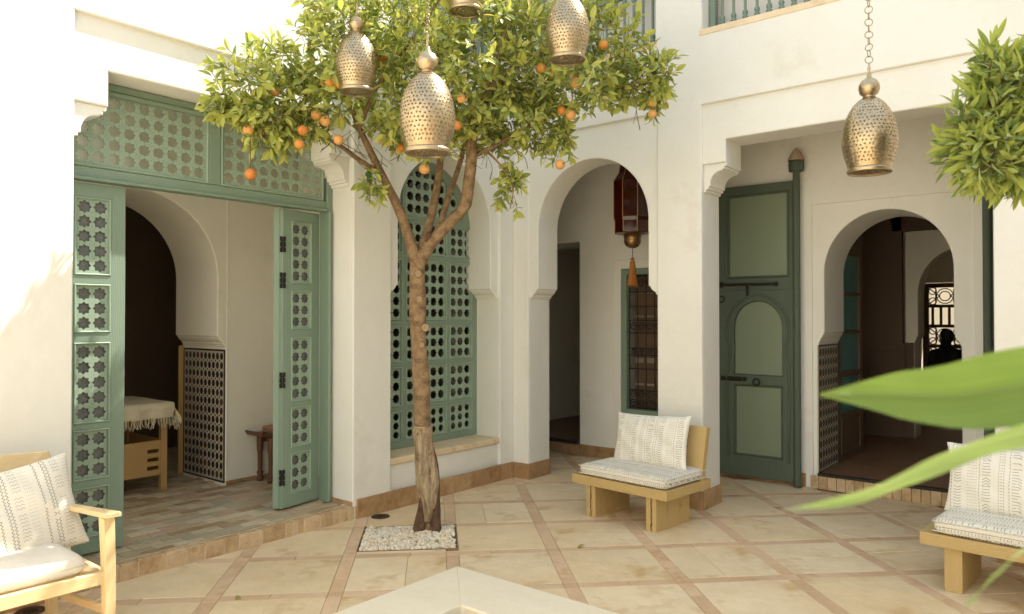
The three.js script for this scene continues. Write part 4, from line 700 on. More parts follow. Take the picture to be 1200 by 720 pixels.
// ---------------------------------------------------------------- table, cloth and bench behind the folding doors
{
  const t = thing('wooden_table', 'light wood table with slotted side board behind the folding doors', 'table', [-2.96, 0.1, -1.95]);
  for (const [x, z] of [[0.46, 0.31], [-0.46, 0.31], [0.46, -0.31], [-0.46, -0.31]]) mesh('leg', box(0.05, 0.67, 0.045, x, 0.335, z, 0.003, 1), M.bedWood, t);
  mesh('table_top', box(1, 0.03, 0.7, 0, 0.685, 0, 0.004, 0), M.bedWood, t);
  mesh('side_board', sheet(rect(-0.44, 0.12, 0.436, 0.4), [0, 1, 2].map((k) => rect(0.33, 0.165 + k * 0.068, 0.42, 0.195 + k * 0.068)), 0.022, 0.003).translate(0, 0, 0.325), M.bedWood, t);
  mesh('end_board', box(0.022, 0.28, 0.56, 0.46, 0.26, 0, 0.003, 2), M.bedWood, t);
  const c = thing('table_cloth', 'fringed cream cloth hanging over the light wood table', 'cloth', [-2.96, 0.1, -1.95]);
  rnd = rngOf(44);
  const n = 60, pos = [], idx = [];
  const hang = 0.13;
  for (let j = 0; j <= 30; j++) for (let i = 0; i <= n; i++) {
    const u = (i / n * 2 - 1) * (0.53 + hang), v = (j / 30 * 2 - 1) * (0.36 + hang);
    const ox = max(0, abs(u) - 0.515), oz = max(0, abs(v) - 0.362), f = 0.012 * sin(u * 31 + v * 3) * min(1, oz * 14) + 0.012 * sin(v * 29) * min(1, ox * 14);
    pos.push(Math.sign(u) * (min(abs(u), 0.515) + min(ox, 0.01) + (ox > 0 ? 0.02 * ox / hang + f : 0)), 0.7045 - max(0, ox - 0.008) - max(0, oz - 0.008) * (ox > 0 ? 0.4 : 1) + 0.0015 * sin(u * 20) * sin(v * 17), Math.sign(v) * (min(abs(v), 0.362) + min(oz, 0.01) + (oz > 0 ? 0.015 + f : 0)));
  }
  for (let j = 0; j < 30; j++) for (let i = 0; i < n; i++) { const a = j * (n + 1) + i, b = a + 1, d = a + n + 1; idx.push(a, d, b, b, d, d + 1); }
  const g = new THREE.BufferGeometry(); g.setAttribute('position', new THREE.Float32BufferAttribute(pos, 3)); g.setIndex(idx); g.computeVertexNormals();
  M.cloth.side = THREE.DoubleSide;
  mesh('cloth', boxUV(g), M.cloth, c);
  const fr = [[], []];
  for (let k = 0; k < 90; k++) { const x = -0.53 + k * 0.0119, y = 0.59 + R(-0.005, 0.005), z = 0.394 + R(-0.006, 0.01); fr[k % 9 === 4 ? 1 : 0].push(tube([[x, y, z], [x + R(-0.006, 0.006), y - 0.035, z + R(-0.004, 0.008)], [x + R(-0.015, 0.015), y - R(0.06, 0.085), z + R(-0.01, 0.012)]], R(0.0025, 0.0045), 4, 4)); }
  for (let k = 0; k < 40; k++) { const z = -0.3 + k * 0.0175, x = 0.545 + R(-0.01, 0.012), y = 0.585 + R(-0.01, 0.01); fr[0].push(tube([[x, y, z], [x + R(-0.006, 0.006), y - 0.04, z], [x + R(-0.012, 0.012), y - R(0.07, 0.12), z + R(-0.01, 0.01)]], R(0.003, 0.005), 4, 4)); }
  mesh('fringe', fr[0], M.cloth, c); mesh('red_fringe', fr[1], M.redThread, c);
  const b = thing('wooden_bench', 'small dark wood bench with upturned end behind the right door leaf', 'bench', [-1.66, 0.1, -1.22]);
  mesh('seat', sheet([[-0.29, 0.425], [-0.27, 0.4], [-0.2, 0.385], [0.2, 0.385], [0.27, 0.4], [0.29, 0.425], [0.285, 0.44], [0.2, 0.412], [-0.2, 0.412], [-0.285, 0.44]], [], 0.24, 0.004).translate(0, 0, 0.12), M.redWood, b);
  const leg = lathe([[0.001, 0], [0.026, 0], [0.03, 0.02], [0.02, 0.045], [0.03, 0.07], [0.02, 0.09], [0.022, 0.24], [0.028, 0.27], [0.028, 0.385], [0.001, 0.385]], 12);
  for (const [x, z] of [[-0.17, 0.08], [0.17, 0.08], [-0.17, -0.08], [0.17, -0.08]]) mesh('leg', boxUV(leg.clone().translate(x, 0, z)), M.redWood, b);
  mesh('apron', [box(0.34, 0.05, 0.02, 0, 0.35, 0.08, 0.003, 0), box(0.34, 0.05, 0.02, 0, 0.35, -0.08, 0.003, 0)], M.redWood, b);
  const f = thing('folded_cloth', 'folded brown cloth lying on the small dark bench', 'cloth', [-1.71, 0.512, -1.22]);
  for (let k = 0; k < 4; k++) mesh('fold', box(0.2 + R(-0.01, 0.01), 0.012, 0.17, R(-0.006, 0.006), 0.006 + k * 0.0125, 0, 0.0055), std({ color: lin(0.3 + 0.03 * k, 0.19, 0.1), roughness: 0.95 }), f);
}
// ---------------------------------------------------------------- pierced brass lanterns
const lantern = (() => {
  const prof = [[0.09, 0.02], [0.099, 0.05], [0.11, 0.085], [0.1175, 0.125], [0.119, 0.16], [0.115, 0.2], [0.105, 0.243], [0.088, 0.283], [0.063, 0.32], [0.034, 0.345]].map((p) => new THREE.Vector2(...p));
  const curve = new THREE.SplineCurve(prof), pos = [], NC = 40, NR = 20, r = rngOf(15);
  const put = (u, v) => { const p = curve.getPointAt(min(1, max(0, v / NR))), a = u / NC * 2 * PI; return [p.x * sin(a), p.y, p.x * cos(a)]; };
  for (let j = 0; j < NR; j++) for (let i = 0; i < NC; i++) {
    const sh = (j % 2) * 0.5, o = [[0, 0], [0.5, 0], [1, 0], [1, 0.5], [1, 1], [0.5, 1], [0, 1], [0, 0.5]];
    const rot = r() * 6.3, cx = 0.5 + (r() - 0.5) * 0.3, cy = 0.5 + (r() - 0.5) * 0.34, q = 0.38 + r() * 0.09, hole = j < 1 ? [] : Array.from({ length: 3 }, (_, k) => { const a = rot + k * 2.094; return [cx + q * cos(a) * (k ? 0.85 : 1.25), cy + q * sin(a) * (k ? 0.85 : 1.25)]; }).map(([x, y]) => [max(0.06, min(0.94, x)), max(0.06, min(0.94, y))]);
    const va = o.map((p) => new THREE.Vector2(...p)), hb = hole.length ? [hole.map((p) => new THREE.Vector2(...p)).reverse()] : [];
    const f = THREE.ShapeUtils.triangulateShape(va, hb), all = [...va, ...hb.flat()];
    for (const t of f) for (const k of t) pos.push(...put(i + sh + all[k].x, j + all[k].y));
  }
  let g = new THREE.BufferGeometry(); g.setAttribute('position', new THREE.Float32BufferAttribute(pos, 3)); g = boxUV(toCreasedNormals(g, 0.7), 1);
  const body = boxUV(lathe([[0.001, 0.346], [0.03, 0.346], [0.026, 0.352], [0.026, 0.357], [0.04, 0.368], [0.046, 0.39], [0.044, 0.408], [0.033, 0.427], [0.016, 0.438], [0.01, 0.445], [0.01, 0.46], [0.001, 0.462]], 28), 1);
  const rim = boxUV(lathe([[0.086, 0.022], [0.093, 0.022], [0.097, 0.016], [0.097, 0.004], [0.093, 0], [0.086, 0.001], [0.084, 0.008]], 40), 1);
  const plate = (() => { const hs = []; for (let k = 0; k < 3; k++) for (let i = 0; i < 6 + k * 6; i++) { const a = i / (6 + k * 6) * 6.283 + k, q = 0.02 + k * 0.024; hs.push(Array.from({ length: 4 }, (_, m) => [q * cos(a) + 0.0085 * cos(a + m * PI / 2), q * sin(a) + 0.0085 * sin(a + m * PI / 2)])); } return sheet(arc(0, 0, 0.086, 0, 2 * PI * 39 / 40, 39), hs, 0.002, 0).rotateX(-PI / 2).translate(0, 0.012, 0); })();
  return { g, body, rim, plate, link: flat(new THREE.TorusGeometry(0.0165, 0.0021, 5, 14)), small: flat(new THREE.TorusGeometry(0.009, 0.0016, 5, 10)) };
})();
function hangLantern(label, [x, y, z], big, topY) {
  const t = thing('brass_lantern', label, 'lantern', [x, y, z], x * 3, 'pierced brass lanterns hanging in the courtyard');
  mesh('shade', lantern.g, M.brass, t); mesh('ball', lantern.body, M.brass, t); const rim = mesh('rim', lantern.rim, M.brass, t); mesh('base_plate', lantern.plate, M.brass, rim);
  mesh('hook', boxUV(lathe([[0.001, 0.455], [0.006, 0.46], [0.005, 0.475], [0.008, 0.482], [0.005, 0.49], [0.003, 0.51], [0.001, 0.512]], 10), 1), M.brass, t);
  const lk = big ? lantern.link : lantern.small, step = big ? 0.029 : 0.0155, rest = [];
  let k = 0;
  for (let h = 0.51 + step / 2; y + h < topY; h += step, k++) {
    const vis = y + h < 3.75 && k < 60;
    const ry = (k % 2) * PI / 2 + R(-0.35, 0.35) + 0.5, rz = R(-0.12, 0.12);
    if (vis && big) { const o = mesh('chain_link', lk, M.brass, t); o.position.y = h; o.rotation.set(rz, ry, 0); }
    else { const m = new THREE.Matrix4().makeRotationFromEuler(new THREE.Euler(rz, ry, 0)).setPosition(0, h, 0); rest.push(lk.clone().applyMatrix4(m)); }
  }
  mesh('chain', rest, M.brass, t);
}
hangLantern('pierced brass lantern on a ring chain, alone before the corbelled opening on the right', [-1.708, 2.16, 3.497], true, 4.6);
hangLantern('largest pierced brass lantern, low in front of the orange tree\'s trunk limbs', [-3.169, 2.192, 2.095], false, 4.6);
hangLantern('smaller pierced brass lantern before the left part of the tree crown', [-2.68, 2.777, 1.019], false, 4.6);
hangLantern('pierced brass lantern before the right part of the tree crown, cut by the picture top', [-2.098, 2.885, 2.079], false, 4.6);
hangLantern('pierced brass lantern mostly above the picture, over the middle of the tree crown', [-2.23, 3.27, 1.45], false, 4.8);
// red glass lantern with tassel in the arcade
{
  const t = thing('red_lantern', 'long dark red glass lantern with orange tassel behind the open arch', 'lantern', [0.82, 0, 0.806]);
  const n = 8, seg = (r0, y0, r1, y1, i, s = 0.93) => { const a0 = (i + (1 - s) / 2) / n * 2 * PI, a1 = (i + (1 + s) / 2) / n * 2 * PI, p = (r, y, a) => [r * sin(a), y, r * cos(a)]; const g = new THREE.BufferGeometry(), A = p(r0, y0, a0), B = p(r0, y0, a1), C = p(r1, y1, a1), D = p(r1, y1, a0); g.setAttribute('position', new THREE.Float32BufferAttribute([...A, ...B, ...C, ...A, ...C, ...D], 3)); g.computeVertexNormals(); return boxUV(g); };
  M.redGlass.side = THREE.DoubleSide;
  const rings = [[0.172, 2.3, 0.172, 2.405], [0.172, 2.405, 0.182, 2.44], [0.182, 2.44, 0.182, 2.79], [0.182, 2.79, 0.13, 2.87], [0.13, 2.87, 0.11, 2.98]];
  for (const r of rings) for (let i = 0; i < n; i++) mesh('glass_panel', seg(...r, i), M.redGlass, t);
  const ribs = []; for (let i = 0; i < n; i++) { const a = i / n * 2 * PI; let prev = null; for (const [r, y] of [[0.172, 2.3], [0.172, 2.405], [0.182, 2.44], [0.182, 2.79], [0.13, 2.87], [0.11, 2.98]]) { const p = [r * sin(a), y, r * cos(a)]; if (prev) ribs.push(rod(prev, p, 0.004, 5)); prev = p; } }
  mesh('frame', ribs, M.copper, t);
  mesh('collar', boxUV(lathe([[0.001, 2.3], [0.165, 2.3], [0.172, 2.292], [0.085, 2.285], [0.082, 2.25], [0.074, 2.245], [0.08, 2.235], [0.078, 2.2], [0.06, 2.17], [0.03, 2.155], [0.001, 2.152]], 24)), M.bronze, t);
  mesh('crown', boxUV(lathe([[0.115, 2.98], [0.1, 3.0], [0.03, 3.05], [0.012, 3.12], [0.012, 3.21], [0.001, 3.21]], 20)), M.bronze, t);
  mesh('candle_glass', boxUV(lathe([[0.001, 2.31], [0.05, 2.31], [0.055, 2.4], [0.05, 2.7]], 16)), M.glass, t);
  const s = mesh('tassel', [boxUV(lathe([[0.001, 2.0], [0.012, 2.06], [0.022, 2.045], [0.012, 2.035], [0.024, 2.02], [0.04, 1.86], [0.046, 1.8], [0.001, 1.8]].map(([r, y]) => [r, y]), 18))], M.tassel, t);
  const fr = []; rnd = rngOf(8); for (let k = 0; k < 46; k++) { const a = k / 46 * 6.283, q = 0.02, w = R(0.042, 0.052); fr.push(rod([q * sin(a), 2.025, q * cos(a)], [w * sin(a), R(1.775, 1.8), w * cos(a)], 0.003, 4)); } mesh('strand', fr, M.tassel, s);
  mesh('cord', rod([0, 2.155, 0], [0, 2.05, 0], 0.0035), M.iron, t);
}
// ---------------------------------------------------------------- the orange tree
function limb(pts, rad, segs, sides, wob, seed) {
  const c = new THREE.CatmullRomCurve3(pts.map((p) => V(...p)), false, 'centripetal'), fr = c.computeFrenetFrames(segs, false), pos = [], uv = [], idx = [], r = rngOf(seed), L = c.getLength();
  const ph = [r() * 6, r() * 6, r() * 6, r() * 6];
  for (let i = 0; i <= segs; i++) {
    const t = i / segs, p = c.getPointAt(t), k = t * (rad.length - 1), k0 = min(rad.length - 2, floor(k)), rr = rad[k0] + (rad[k0 + 1] - rad[k0]) * (k - k0);
    for (let j = 0; j <= sides; j++) {
      const a = j / sides * 2 * PI, w = 1 + wob * (0.5 * sin(3 * a + t * L * 9 + ph[0]) + (sides > 30 ? 0.35 * sin(9 * a + 1.2 * sin(t * L * 11) + ph[1]) + 0.25 * sin(15 * a + t * L * 5) : 0) + 0.4 * sin(2 * a - t * L * 14 + ph[1]) + 0.35 * sin(5 * a + t * L * 6 + ph[2]) + 0.1 * sin(t * L * 38 + ph[3]));
      const n = fr.normals[i].clone().multiplyScalar(cos(a) * rr * w).addScaledVector(fr.binormals[i], sin(a) * rr * w);
      pos.push(p.x + n.x, p.y + n.y, p.z + n.z); uv.push(j / sides * 2 * PI * rad[0], t * L);
    }
  }
  for (let i = 0; i < segs; i++) for (let j = 0; j < sides; j++) { const a = i * (sides + 1) + j, b = a + 1, d = a + sides + 1; idx.push(a, b, d, b, d + 1, d); }
  for (const [i, s] of [[0, 1], [segs, -1]]) { const q = c.getPointAt(i / segs), k = pos.length / 3; pos.push(q.x, q.y, q.z); uv.push(0, 0); for (let j = 0; j < sides; j++) { const a = i * (sides + 1) + j; if (s > 0) idx.push(k, a + 1, a); else idx.push(k, a, a + 1); } }
  const g = new THREE.BufferGeometry(); g.setAttribute('position', new THREE.Float32BufferAttribute(pos, 3)); g.setAttribute('uv', new THREE.Float32BufferAttribute(uv, 2)); g.setIndex(idx); g.computeVertexNormals(); return flat(g);
}
function leafShape(len, wid, fold, curl, petiole) {     // base at the origin, along +y, upper side to +z
  const N = 5, pos = [], P = (t, s) => { const y = petiole + t * len, w = wid / 2 * pow(sin(PI * pow(t, 0.85)), 0.8) * (t > 0.98 ? 0.2 : 1), z = -curl * t * t * len; return [s * w, y, z + abs(s) * w * fold]; };
  for (let i = 0; i < N; i++) { const a = i / N, b = (i + 1) / N; for (const s of [-1, 1]) { const q = [P(a, 0), P(a, s), P(b, s), P(b, 0)], o = s > 0 ? [0, 1, 2, 0, 2, 3] : [0, 2, 1, 0, 3, 2]; for (const k of o) pos.push(...q[k]); } }
  const w = 0.0016; for (const s of [[-w, w]]) pos.push(s[0], 0, 0, s[1], 0, 0, 0, petiole + 0.01, 0);
  const g = new THREE.BufferGeometry(); g.setAttribute('position', new THREE.Float32BufferAttribute(pos, 3)); g.computeVertexNormals(); return boxUV(g, 1);
}
// leaves in rosettes on twig ends spread through blobs; the nearest are meshes of their own, the rest one mass
function foliage(tree, seed, blobs, count, perTwig, shapes, tints, size, near, core, ok, sprigLen) {
  rnd = rngOf(seed);
  const all = [], twigs = [], eye = camera.position, up = V(0, 1, 0), total = blobs.reduce((s, b) => s + b[2], 0);
  for (const [c, r, weight, ups = 0.5] of blobs) for (let k = 0; k < count * weight / total; k++) {
    const d = V(R(-1, 1), R(-1, 1), R(-1, 1)); if (d.lengthSq() > 1 || d.lengthSq() < 0.12 && rnd() < 0.6) { k--; continue; }
    const p = V(c[0] + d.x * r[0], c[1] + d.y * r[1], c[2] + d.z * r[2]); if (!ok(p)) continue;
    const o = d.clone().multiplyScalar(0.9).add(V(R(-0.5, 0.5), R(-0.4, 0.5) + ups, R(-0.5, 0.5))).normalize();
    const s0 = p.clone().addScaledVector(o, -sprigLen), mid = p.clone().addScaledVector(o, -sprigLen * 0.4).add(V(R(-0.02, 0.02), R(-0.02, 0.02), R(-0.02, 0.02)));
    twigs.push(tube([s0, mid, p], 0.0022, 3, 4));
    const n = floor(perTwig * R(0.7, 1.35)), a0 = R(0, 6);
    for (let i = 0; i < n; i++) {
      const t = i / n, base = p.clone().addScaledVector(o, -sprigLen * 0.75 * (1 - t)), az = a0 + i * 2.4, tilt = 1.25 - 0.95 * t + R(-0.2, 0.2);
      const e = Math.abs(o.y) > 0.9 ? V(1, 0, 0) : up, s = V(0, 0, 0).crossVectors(o, e).normalize(), q = V(0, 0, 0).crossVectors(s, o).normalize();
      const dir = o.clone().multiplyScalar(cos(tilt)).addScaledVector(s, sin(tilt) * cos(az)).addScaledVector(q, sin(tilt) * sin(az)); dir.y -= R(0, 0.25); dir.normalize();
      let nz = o.clone().addScaledVector(dir, -o.dot(dir)).add(V(R(-0.3, 0.3), R(0, 0.5), R(-0.3, 0.3))); nz.addScaledVector(dir, -nz.dot(dir)).normalize();
      const x = V(0, 0, 0).crossVectors(dir, nz), m = new THREE.Matrix4().makeBasis(x, dir, nz), k2 = R(...size);
      m.scale(V(k2, k2, k2)).setPosition(base); all.push({ m, d: base.distanceTo(eye), v: floor(rnd() * shapes.length), c: tints[4] && rnd() < 0.025 ? 4 : t > 0.7 ? 2 : floor(rnd() * 4), p: base });
    }
  }
  const fwd = V(0.776, 0.0127, -0.63), side = V(0.63, 0, 0.776);
  all.forEach((l) => { const e = l.p.clone().sub(eye), w = e.dot(fwd); l.in = abs(e.dot(side) / w) < 0.69 && abs(e.y / w) < 0.41; l.s = l.in ? l.d : 99; });
  all.sort((a, b) => a.s - b.s);
  const crown = new THREE.Group(); crown.name = 'crown'; tree.add(crown);
  for (const l of all.slice(0, near)) { const o = mesh('leaf', shapes[l.v], tints[l.c], crown); l.m.decompose(o.position, o.quaternion, o.scale); }
  tints.forEach((tint, c) => shapes.forEach((g, v) => {
    const L = all.slice(near).filter((l) => l.c === c && l.v === v); if (!L.length) return;
    const im = shade(new THREE.InstancedMesh(g, tint, L.length)); L.forEach((l, i) => im.setMatrixAt(i, l.m)); im.name = 'foliage'; im.userData.kind = 'stuff'; crown.add(im);
  }));
  mesh('twigs', twigs, M.bark, crown).userData.kind = 'stuff';
  return crown;
}
{
  const t = thing('orange_tree', 'orange tree with forked brown trunk and leafy crown growing from the gravel', 'tree');
  mesh('trunk', limb([[-1.715, -0.06, 0.62], [-1.71, 0.3, 0.6], [-1.715, 0.72, 0.56], [-1.725, 1.1, 0.555], [-1.735, 1.35, 0.545], [-1.74, 1.6, 0.535], [-1.74, 1.8, 0.53], [-1.735, 1.97, 0.54]], [0.04, 0.05, 0.058, 0.059, 0.057, 0.055, 0.06, 0.05], 80, 22, 0.1, 3), M.bark, t);
  const LB = [
    [[[-1.735, 1.86, 0.53], [-1.8, 2.04, 0.52], [-1.88, 2.22, 0.51], [-2.09, 2.55, 0.49], [-2.23, 2.75, 0.49], [-2.35, 2.92, 0.5], [-2.6, 3.02, 0.46]], [0.05, 0.036, 0.032, 0.026, 0.02, 0.014, 0.006]],
    [[[-1.735, 1.87, 0.535], [-1.7, 1.99, 0.6], [-1.65, 2.12, 0.71], [-1.59, 2.28, 0.86], [-1.605, 2.4, 0.9], [-1.61, 2.54, 0.93], [-1.67, 2.84, 1.02], [-1.55, 3.17, 1.25], [-1.22, 3.35, 1.58]], [0.052, 0.044, 0.041, 0.042, 0.036, 0.03, 0.022, 0.014, 0.006]],
    [[[-1.73, 1.92, 0.54], [-1.67, 2.06, 0.54], [-1.6, 2.28, 0.55], [-1.54, 2.63, 0.56], [-1.61, 3.1, 0.62], [-1.75, 3.5, 0.75]], [0.04, 0.03, 0.026, 0.022, 0.015, 0.006]],
    [[[-1.665, 2.1, 0.66], [-1.56, 2.25, 0.62], [-1.49, 2.38, 0.6], [-1.37, 2.62, 0.59], [-1.36, 3.07, 0.77], [-1.05, 3.6, 1.01]], [0.026, 0.021, 0.02, 0.017, 0.012, 0.006]],
    [[[-1.97, 2.36, 0.5], [-2.04, 2.47, 0.48], [-2.2, 2.55, 0.45], [-2.35, 2.63, 0.42], [-2.67, 2.7, 0.41], [-2.95, 2.72, 0.4]], [0.02, 0.017, 0.014, 0.012, 0.008, 0.004]],
    [[[-1.61, 2.6, 0.95], [-1.45, 2.75, 1.2], [-1.3, 2.9, 1.5], [-1.05, 3.02, 1.9], [-0.95, 2.95, 2.05]], [0.018, 0.014, 0.011, 0.008, 0.004]],
    [[[-2.23, 2.75, 0.49], [-2.3, 2.95, 0.75], [-2.3, 3.2, 1.1], [-2.2, 3.5, 1.3]], [0.016, 0.012, 0.008, 0.004]],
    [[[-1.67, 2.84, 1.02], [-1.8, 3.1, 1.3], [-1.85, 3.4, 1.5]], [0.016, 0.01, 0.005]],
    [[[-1.55, 2.66, 1.0], [-1.5, 2.5, 1.14], [-1.46, 2.38, 1.18], [-1.44, 2.24, 1.14]], [0.009, 0.007, 0.005, 0.003]],
    [[[-2.1, 2.56, 0.5], [-2.16, 2.42, 0.53], [-2.19, 2.25, 0.55]], [0.007, 0.005, 0.003]],
  ];
  LB.forEach(([p, r], i) => mesh('limb', limb(p, r, 26, 9, 0.06, 30 + i), M.bark, t));
  mesh('cut_stub', [limb([[-1.72, 1.93, 0.58], [-1.715, 2.03, 0.62], [-1.73, 2.09, 0.64]], [0.026, 0.022, 0.018], 8, 9, 0.1, 61), limb([[-1.66, 1.96, 0.57], [-1.655, 2.06, 0.59]], [0.018, 0.014], 5, 8, 0.1, 62)], M.darkBark, t);
  // dead pale shell of an older stem round the foot, with dark live strands beside it
  const shell = mesh('dead_wood', [limb([[-1.735, 0.07, 0.64], [-1.735, 0.16, 0.645], [-1.742, 0.3, 0.64], [-1.738, 0.42, 0.628], [-1.728, 0.54, 0.606], [-1.731, 0.64, 0.592], [-1.728, 0.72, 0.583]], [0.035, 0.055, 0.069, 0.073, 0.071, 0.068, 0.066], 60, 40, 0.17, 71), limb([[-1.775, 0.3, 0.65], [-1.765, 0.42, 0.665], [-1.755, 0.56, 0.64]], [0.01, 0.024, 0.008], 14, 10, 0.3, 76)], M.deadWood, t);
  mesh('cut_rim', flat(new THREE.TorusGeometry(0.06, 0.009, 6, 26).rotateX(PI / 2).scale(1, 0.9, 1).translate(-1.728, 0.722, 0.583)), M.cutWood, shell);
  mesh('root', limb([[-1.7, -0.05, 0.69], [-1.705, 0.06, 0.68], [-1.7, 0.2, 0.675], [-1.692, 0.38, 0.668], [-1.694, 0.52, 0.645], [-1.704, 0.64, 0.615]], [0.046, 0.034, 0.03, 0.028, 0.024, 0.014], 30, 14, 0.22, 73), M.darkBark, t);
  mesh('root', limb([[-1.785, -0.05, 0.585], [-1.775, 0.06, 0.6], [-1.768, 0.16, 0.615], [-1.76, 0.3, 0.625]], [0.046, 0.036, 0.03, 0.018], 20, 14, 0.22, 74), M.darkBark, t);
  mesh('nail', [[-0.03, 0.68], [0.01, 0.675], [-0.012, 0.6]].map(([l, y]) => flat(new THREE.SphereGeometry(0.005, 6, 5).translate(-1.728 + 0.63 * l - 0.052, y, 0.583 + 0.776 * l + 0.042))), M.iron, shell);
  for (const [x, y, z, n] of [[-1.775, 1.3, 0.585, 0.6], [-1.75, 1.42, 0.595, 0.9], [-1.785, 1.62, 0.57, 0.7], [-1.79, 1.8, 0.565, 0.8]]) { const k = mesh('knot', [flat(new THREE.TorusGeometry(0.02, 0.007, 6, 16)), flat(new THREE.SphereGeometry(0.014, 8, 6).scale(1, 1, 0.25))], M.cutWood, t); k.position.set(x + 0.014, y, z + 0.018); k.rotation.y = -0.62; k.scale.set(n, n * 1.15, 1); }
  const shapes = [leafShape(0.088, 0.04, 0.35, 0.18, 0.012), leafShape(0.078, 0.036, 0.25, 0.35, 0.012), leafShape(0.095, 0.038, 0.45, 0.05, 0.014)];
  const blobs = [
    [[-1.84, 3.26, 0.92], [0.85, 0.6, 0.8], 9.5], [[-2.3, 3.1, 0.72], [0.62, 0.5, 0.55], 4.2], [[-2.78, 2.86, 0.43], [0.48, 0.33, 0.3], 3, 0.3], [[-3.03, 2.74, 0.36], [0.22, 0.13, 0.2], 0.7, -0.1], [[-2.55, 3.2, 0.75], [0.35, 0.35, 0.35], 1.2], [[-1.3, 3.22, 1.5], [0.55, 0.42, 0.62], 5.2],
    [[-0.98, 3.12, 1.85], [0.3, 0.22, 0.36], 1.5, 0.2], [[-1.5, 3.78, 0.95], [0.62, 0.36, 0.6], 2], [[-1.5, 2.85, 1.2], [0.4, 0.3, 0.4], 2.4, 0.1],
    [[-1.31, 2.66, 1.46], [0.12, 0.2, 0.14], 0.45, -0.6], [[-1.44, 2.38, 1.14], [0.1, 0.2, 0.12], 0.4, -0.8], [[-0.94, 2.98, 1.98], [0.14, 0.16, 0.16], 0.4, -0.5], [[-2.8, 2.58, 0.42], [0.2, 0.12, 0.16], 0.45, -0.5], [[-2.16, 2.36, 0.54], [0.09, 0.14, 0.1], 0.22, -0.8], [[-1.9, 2.7, 0.8], [0.5, 0.14, 0.3], 0.8, -0.2], [[-2.85, 2.72, 0.4], [0.28, 0.14, 0.2], 0.6, -0.2],
  ];
  foliage(t, 2024, blobs, 1380, 9, shapes, M.leafTint, [0.5, 1.0], 290, [-1.8, 3, 0.9], (p) => p.z > 0.1 && p.x < -0.1, 0.13);
  // thin drooping twigs along the under side of the crown, some bare
  { rnd = rngOf(303); const dr = [];
    for (const [x, y, z, n] of [[-2.7, 2.66, 0.42, 9], [-2.35, 2.62, 0.55, 9], [-1.35, 2.72, 1.45, 8], [-1.5, 2.6, 1.1, 7], [-1.0, 3.0, 1.95, 6], [-2.1, 2.6, 0.7, 6], [-1.75, 2.75, 0.95, 6]]) for (let k = 0; k < n; k++) { const a = [x + R(-0.25, 0.25), y + R(0, 0.12), max(0.14, z + R(-0.2, 0.2))], l = R(0.06, 0.22), dx = R(-0.16, 0.16), dz = R(-0.12, 0.12), b = [a[0] + dx, a[1] - l * 0.5, max(0.1, a[2] + dz)], c = [b[0] + R(-0.09, 0.09) - dx * 0.3, a[1] - l, max(0.1, b[2] + R(-0.05, 0.05))]; dr.push(tube([a, b, c], R(0.0018, 0.0032), 6, 4), tube([b, [b[0] + R(-0.1, 0.1), b[1] - R(0, 0.08), max(0.1, b[2] + R(-0.06, 0.06))]], 0.0016, 3, 4)); }
    mesh('twigs', dr, M.bark, t).userData.kind = 'stuff'; }
  const og = new THREE.SphereGeometry(0.034, 18, 12), cal = new THREE.ConeGeometry(0.008, 0.008, 6), or = rngOf(12);
  for (const [x, y, z] of [[-2.72, 2.87, 0.83], [-2.99, 2.6, 0.41], [-2.98, 2.34, 0.42], [-2.76, 2.61, 0.62], [-2.77, 2.53, 0.6], [-2.56, 2.58, 0.7], [-2.65, 2.73, 0.6], [-2.62, 2.69, 0.65], [-2.87, 2.84, 0.5], [-2.13, 2.67, 0.61], [-2.12, 2.6, 0.77], [-2.4, 3.08, 0.92], [-2.02, 2.86, 1.22], [-1.95, 2.48, 0.82], [-2.04, 2.69, 1.2], [-1.38, 3.23, 1.86], [-1.63, 3.08, 1.55], [-1.57, 3.07, 1.62], [-1.49, 2.99, 1.72], [-1.46, 2.84, 1.59], [-1.43, 2.81, 1.64], [-1.0, 2.92, 2.0], [-1.0, 2.845, 2.0], [-1.38, 2.51, 1.52], [-2.94, 2.81, 0.41], [-2.68, 2.86, 0.87]]) {
    const o = mesh('orange', og, M.orange[floor(or() * 3)], t), s = 0.85 + or() * 0.25; o.position.set(x, y, z); o.scale.set(s, s * 0.95, s); o.rotation.set(or(), or() * 6, or());
    const st = mesh('stalk', [rod([0, 0.033, 0], [or() * 0.02 - 0.01, 0.12, or() * 0.02 - 0.01], 0.0022, 5), flat(cal.clone().translate(0, 0.037, 0))], M.stem, o);
  }
  mesh('stalk', tube([[-2.96, 2.74, 0.42], [-2.985, 2.55, 0.425], [-2.98, 2.36, 0.42]], 0.003, 12, 5), M.bark, t);
  for (const [x, y, z] of [[-2.5, 3.05, 0.85], [-2.66, 2.93, 0.72], [-2.2, 2.44, 0.55], [-2.195, 2.41, 0.56], [-1.02, 3.12, 2.02], [-0.95, 3.08, 2.0], [-0.97, 3.04, 2.03]]) { const o = mesh('unripe_orange', og, M.greenFruit, t); o.position.set(x, y, z); o.scale.setScalar(0.6); }
}
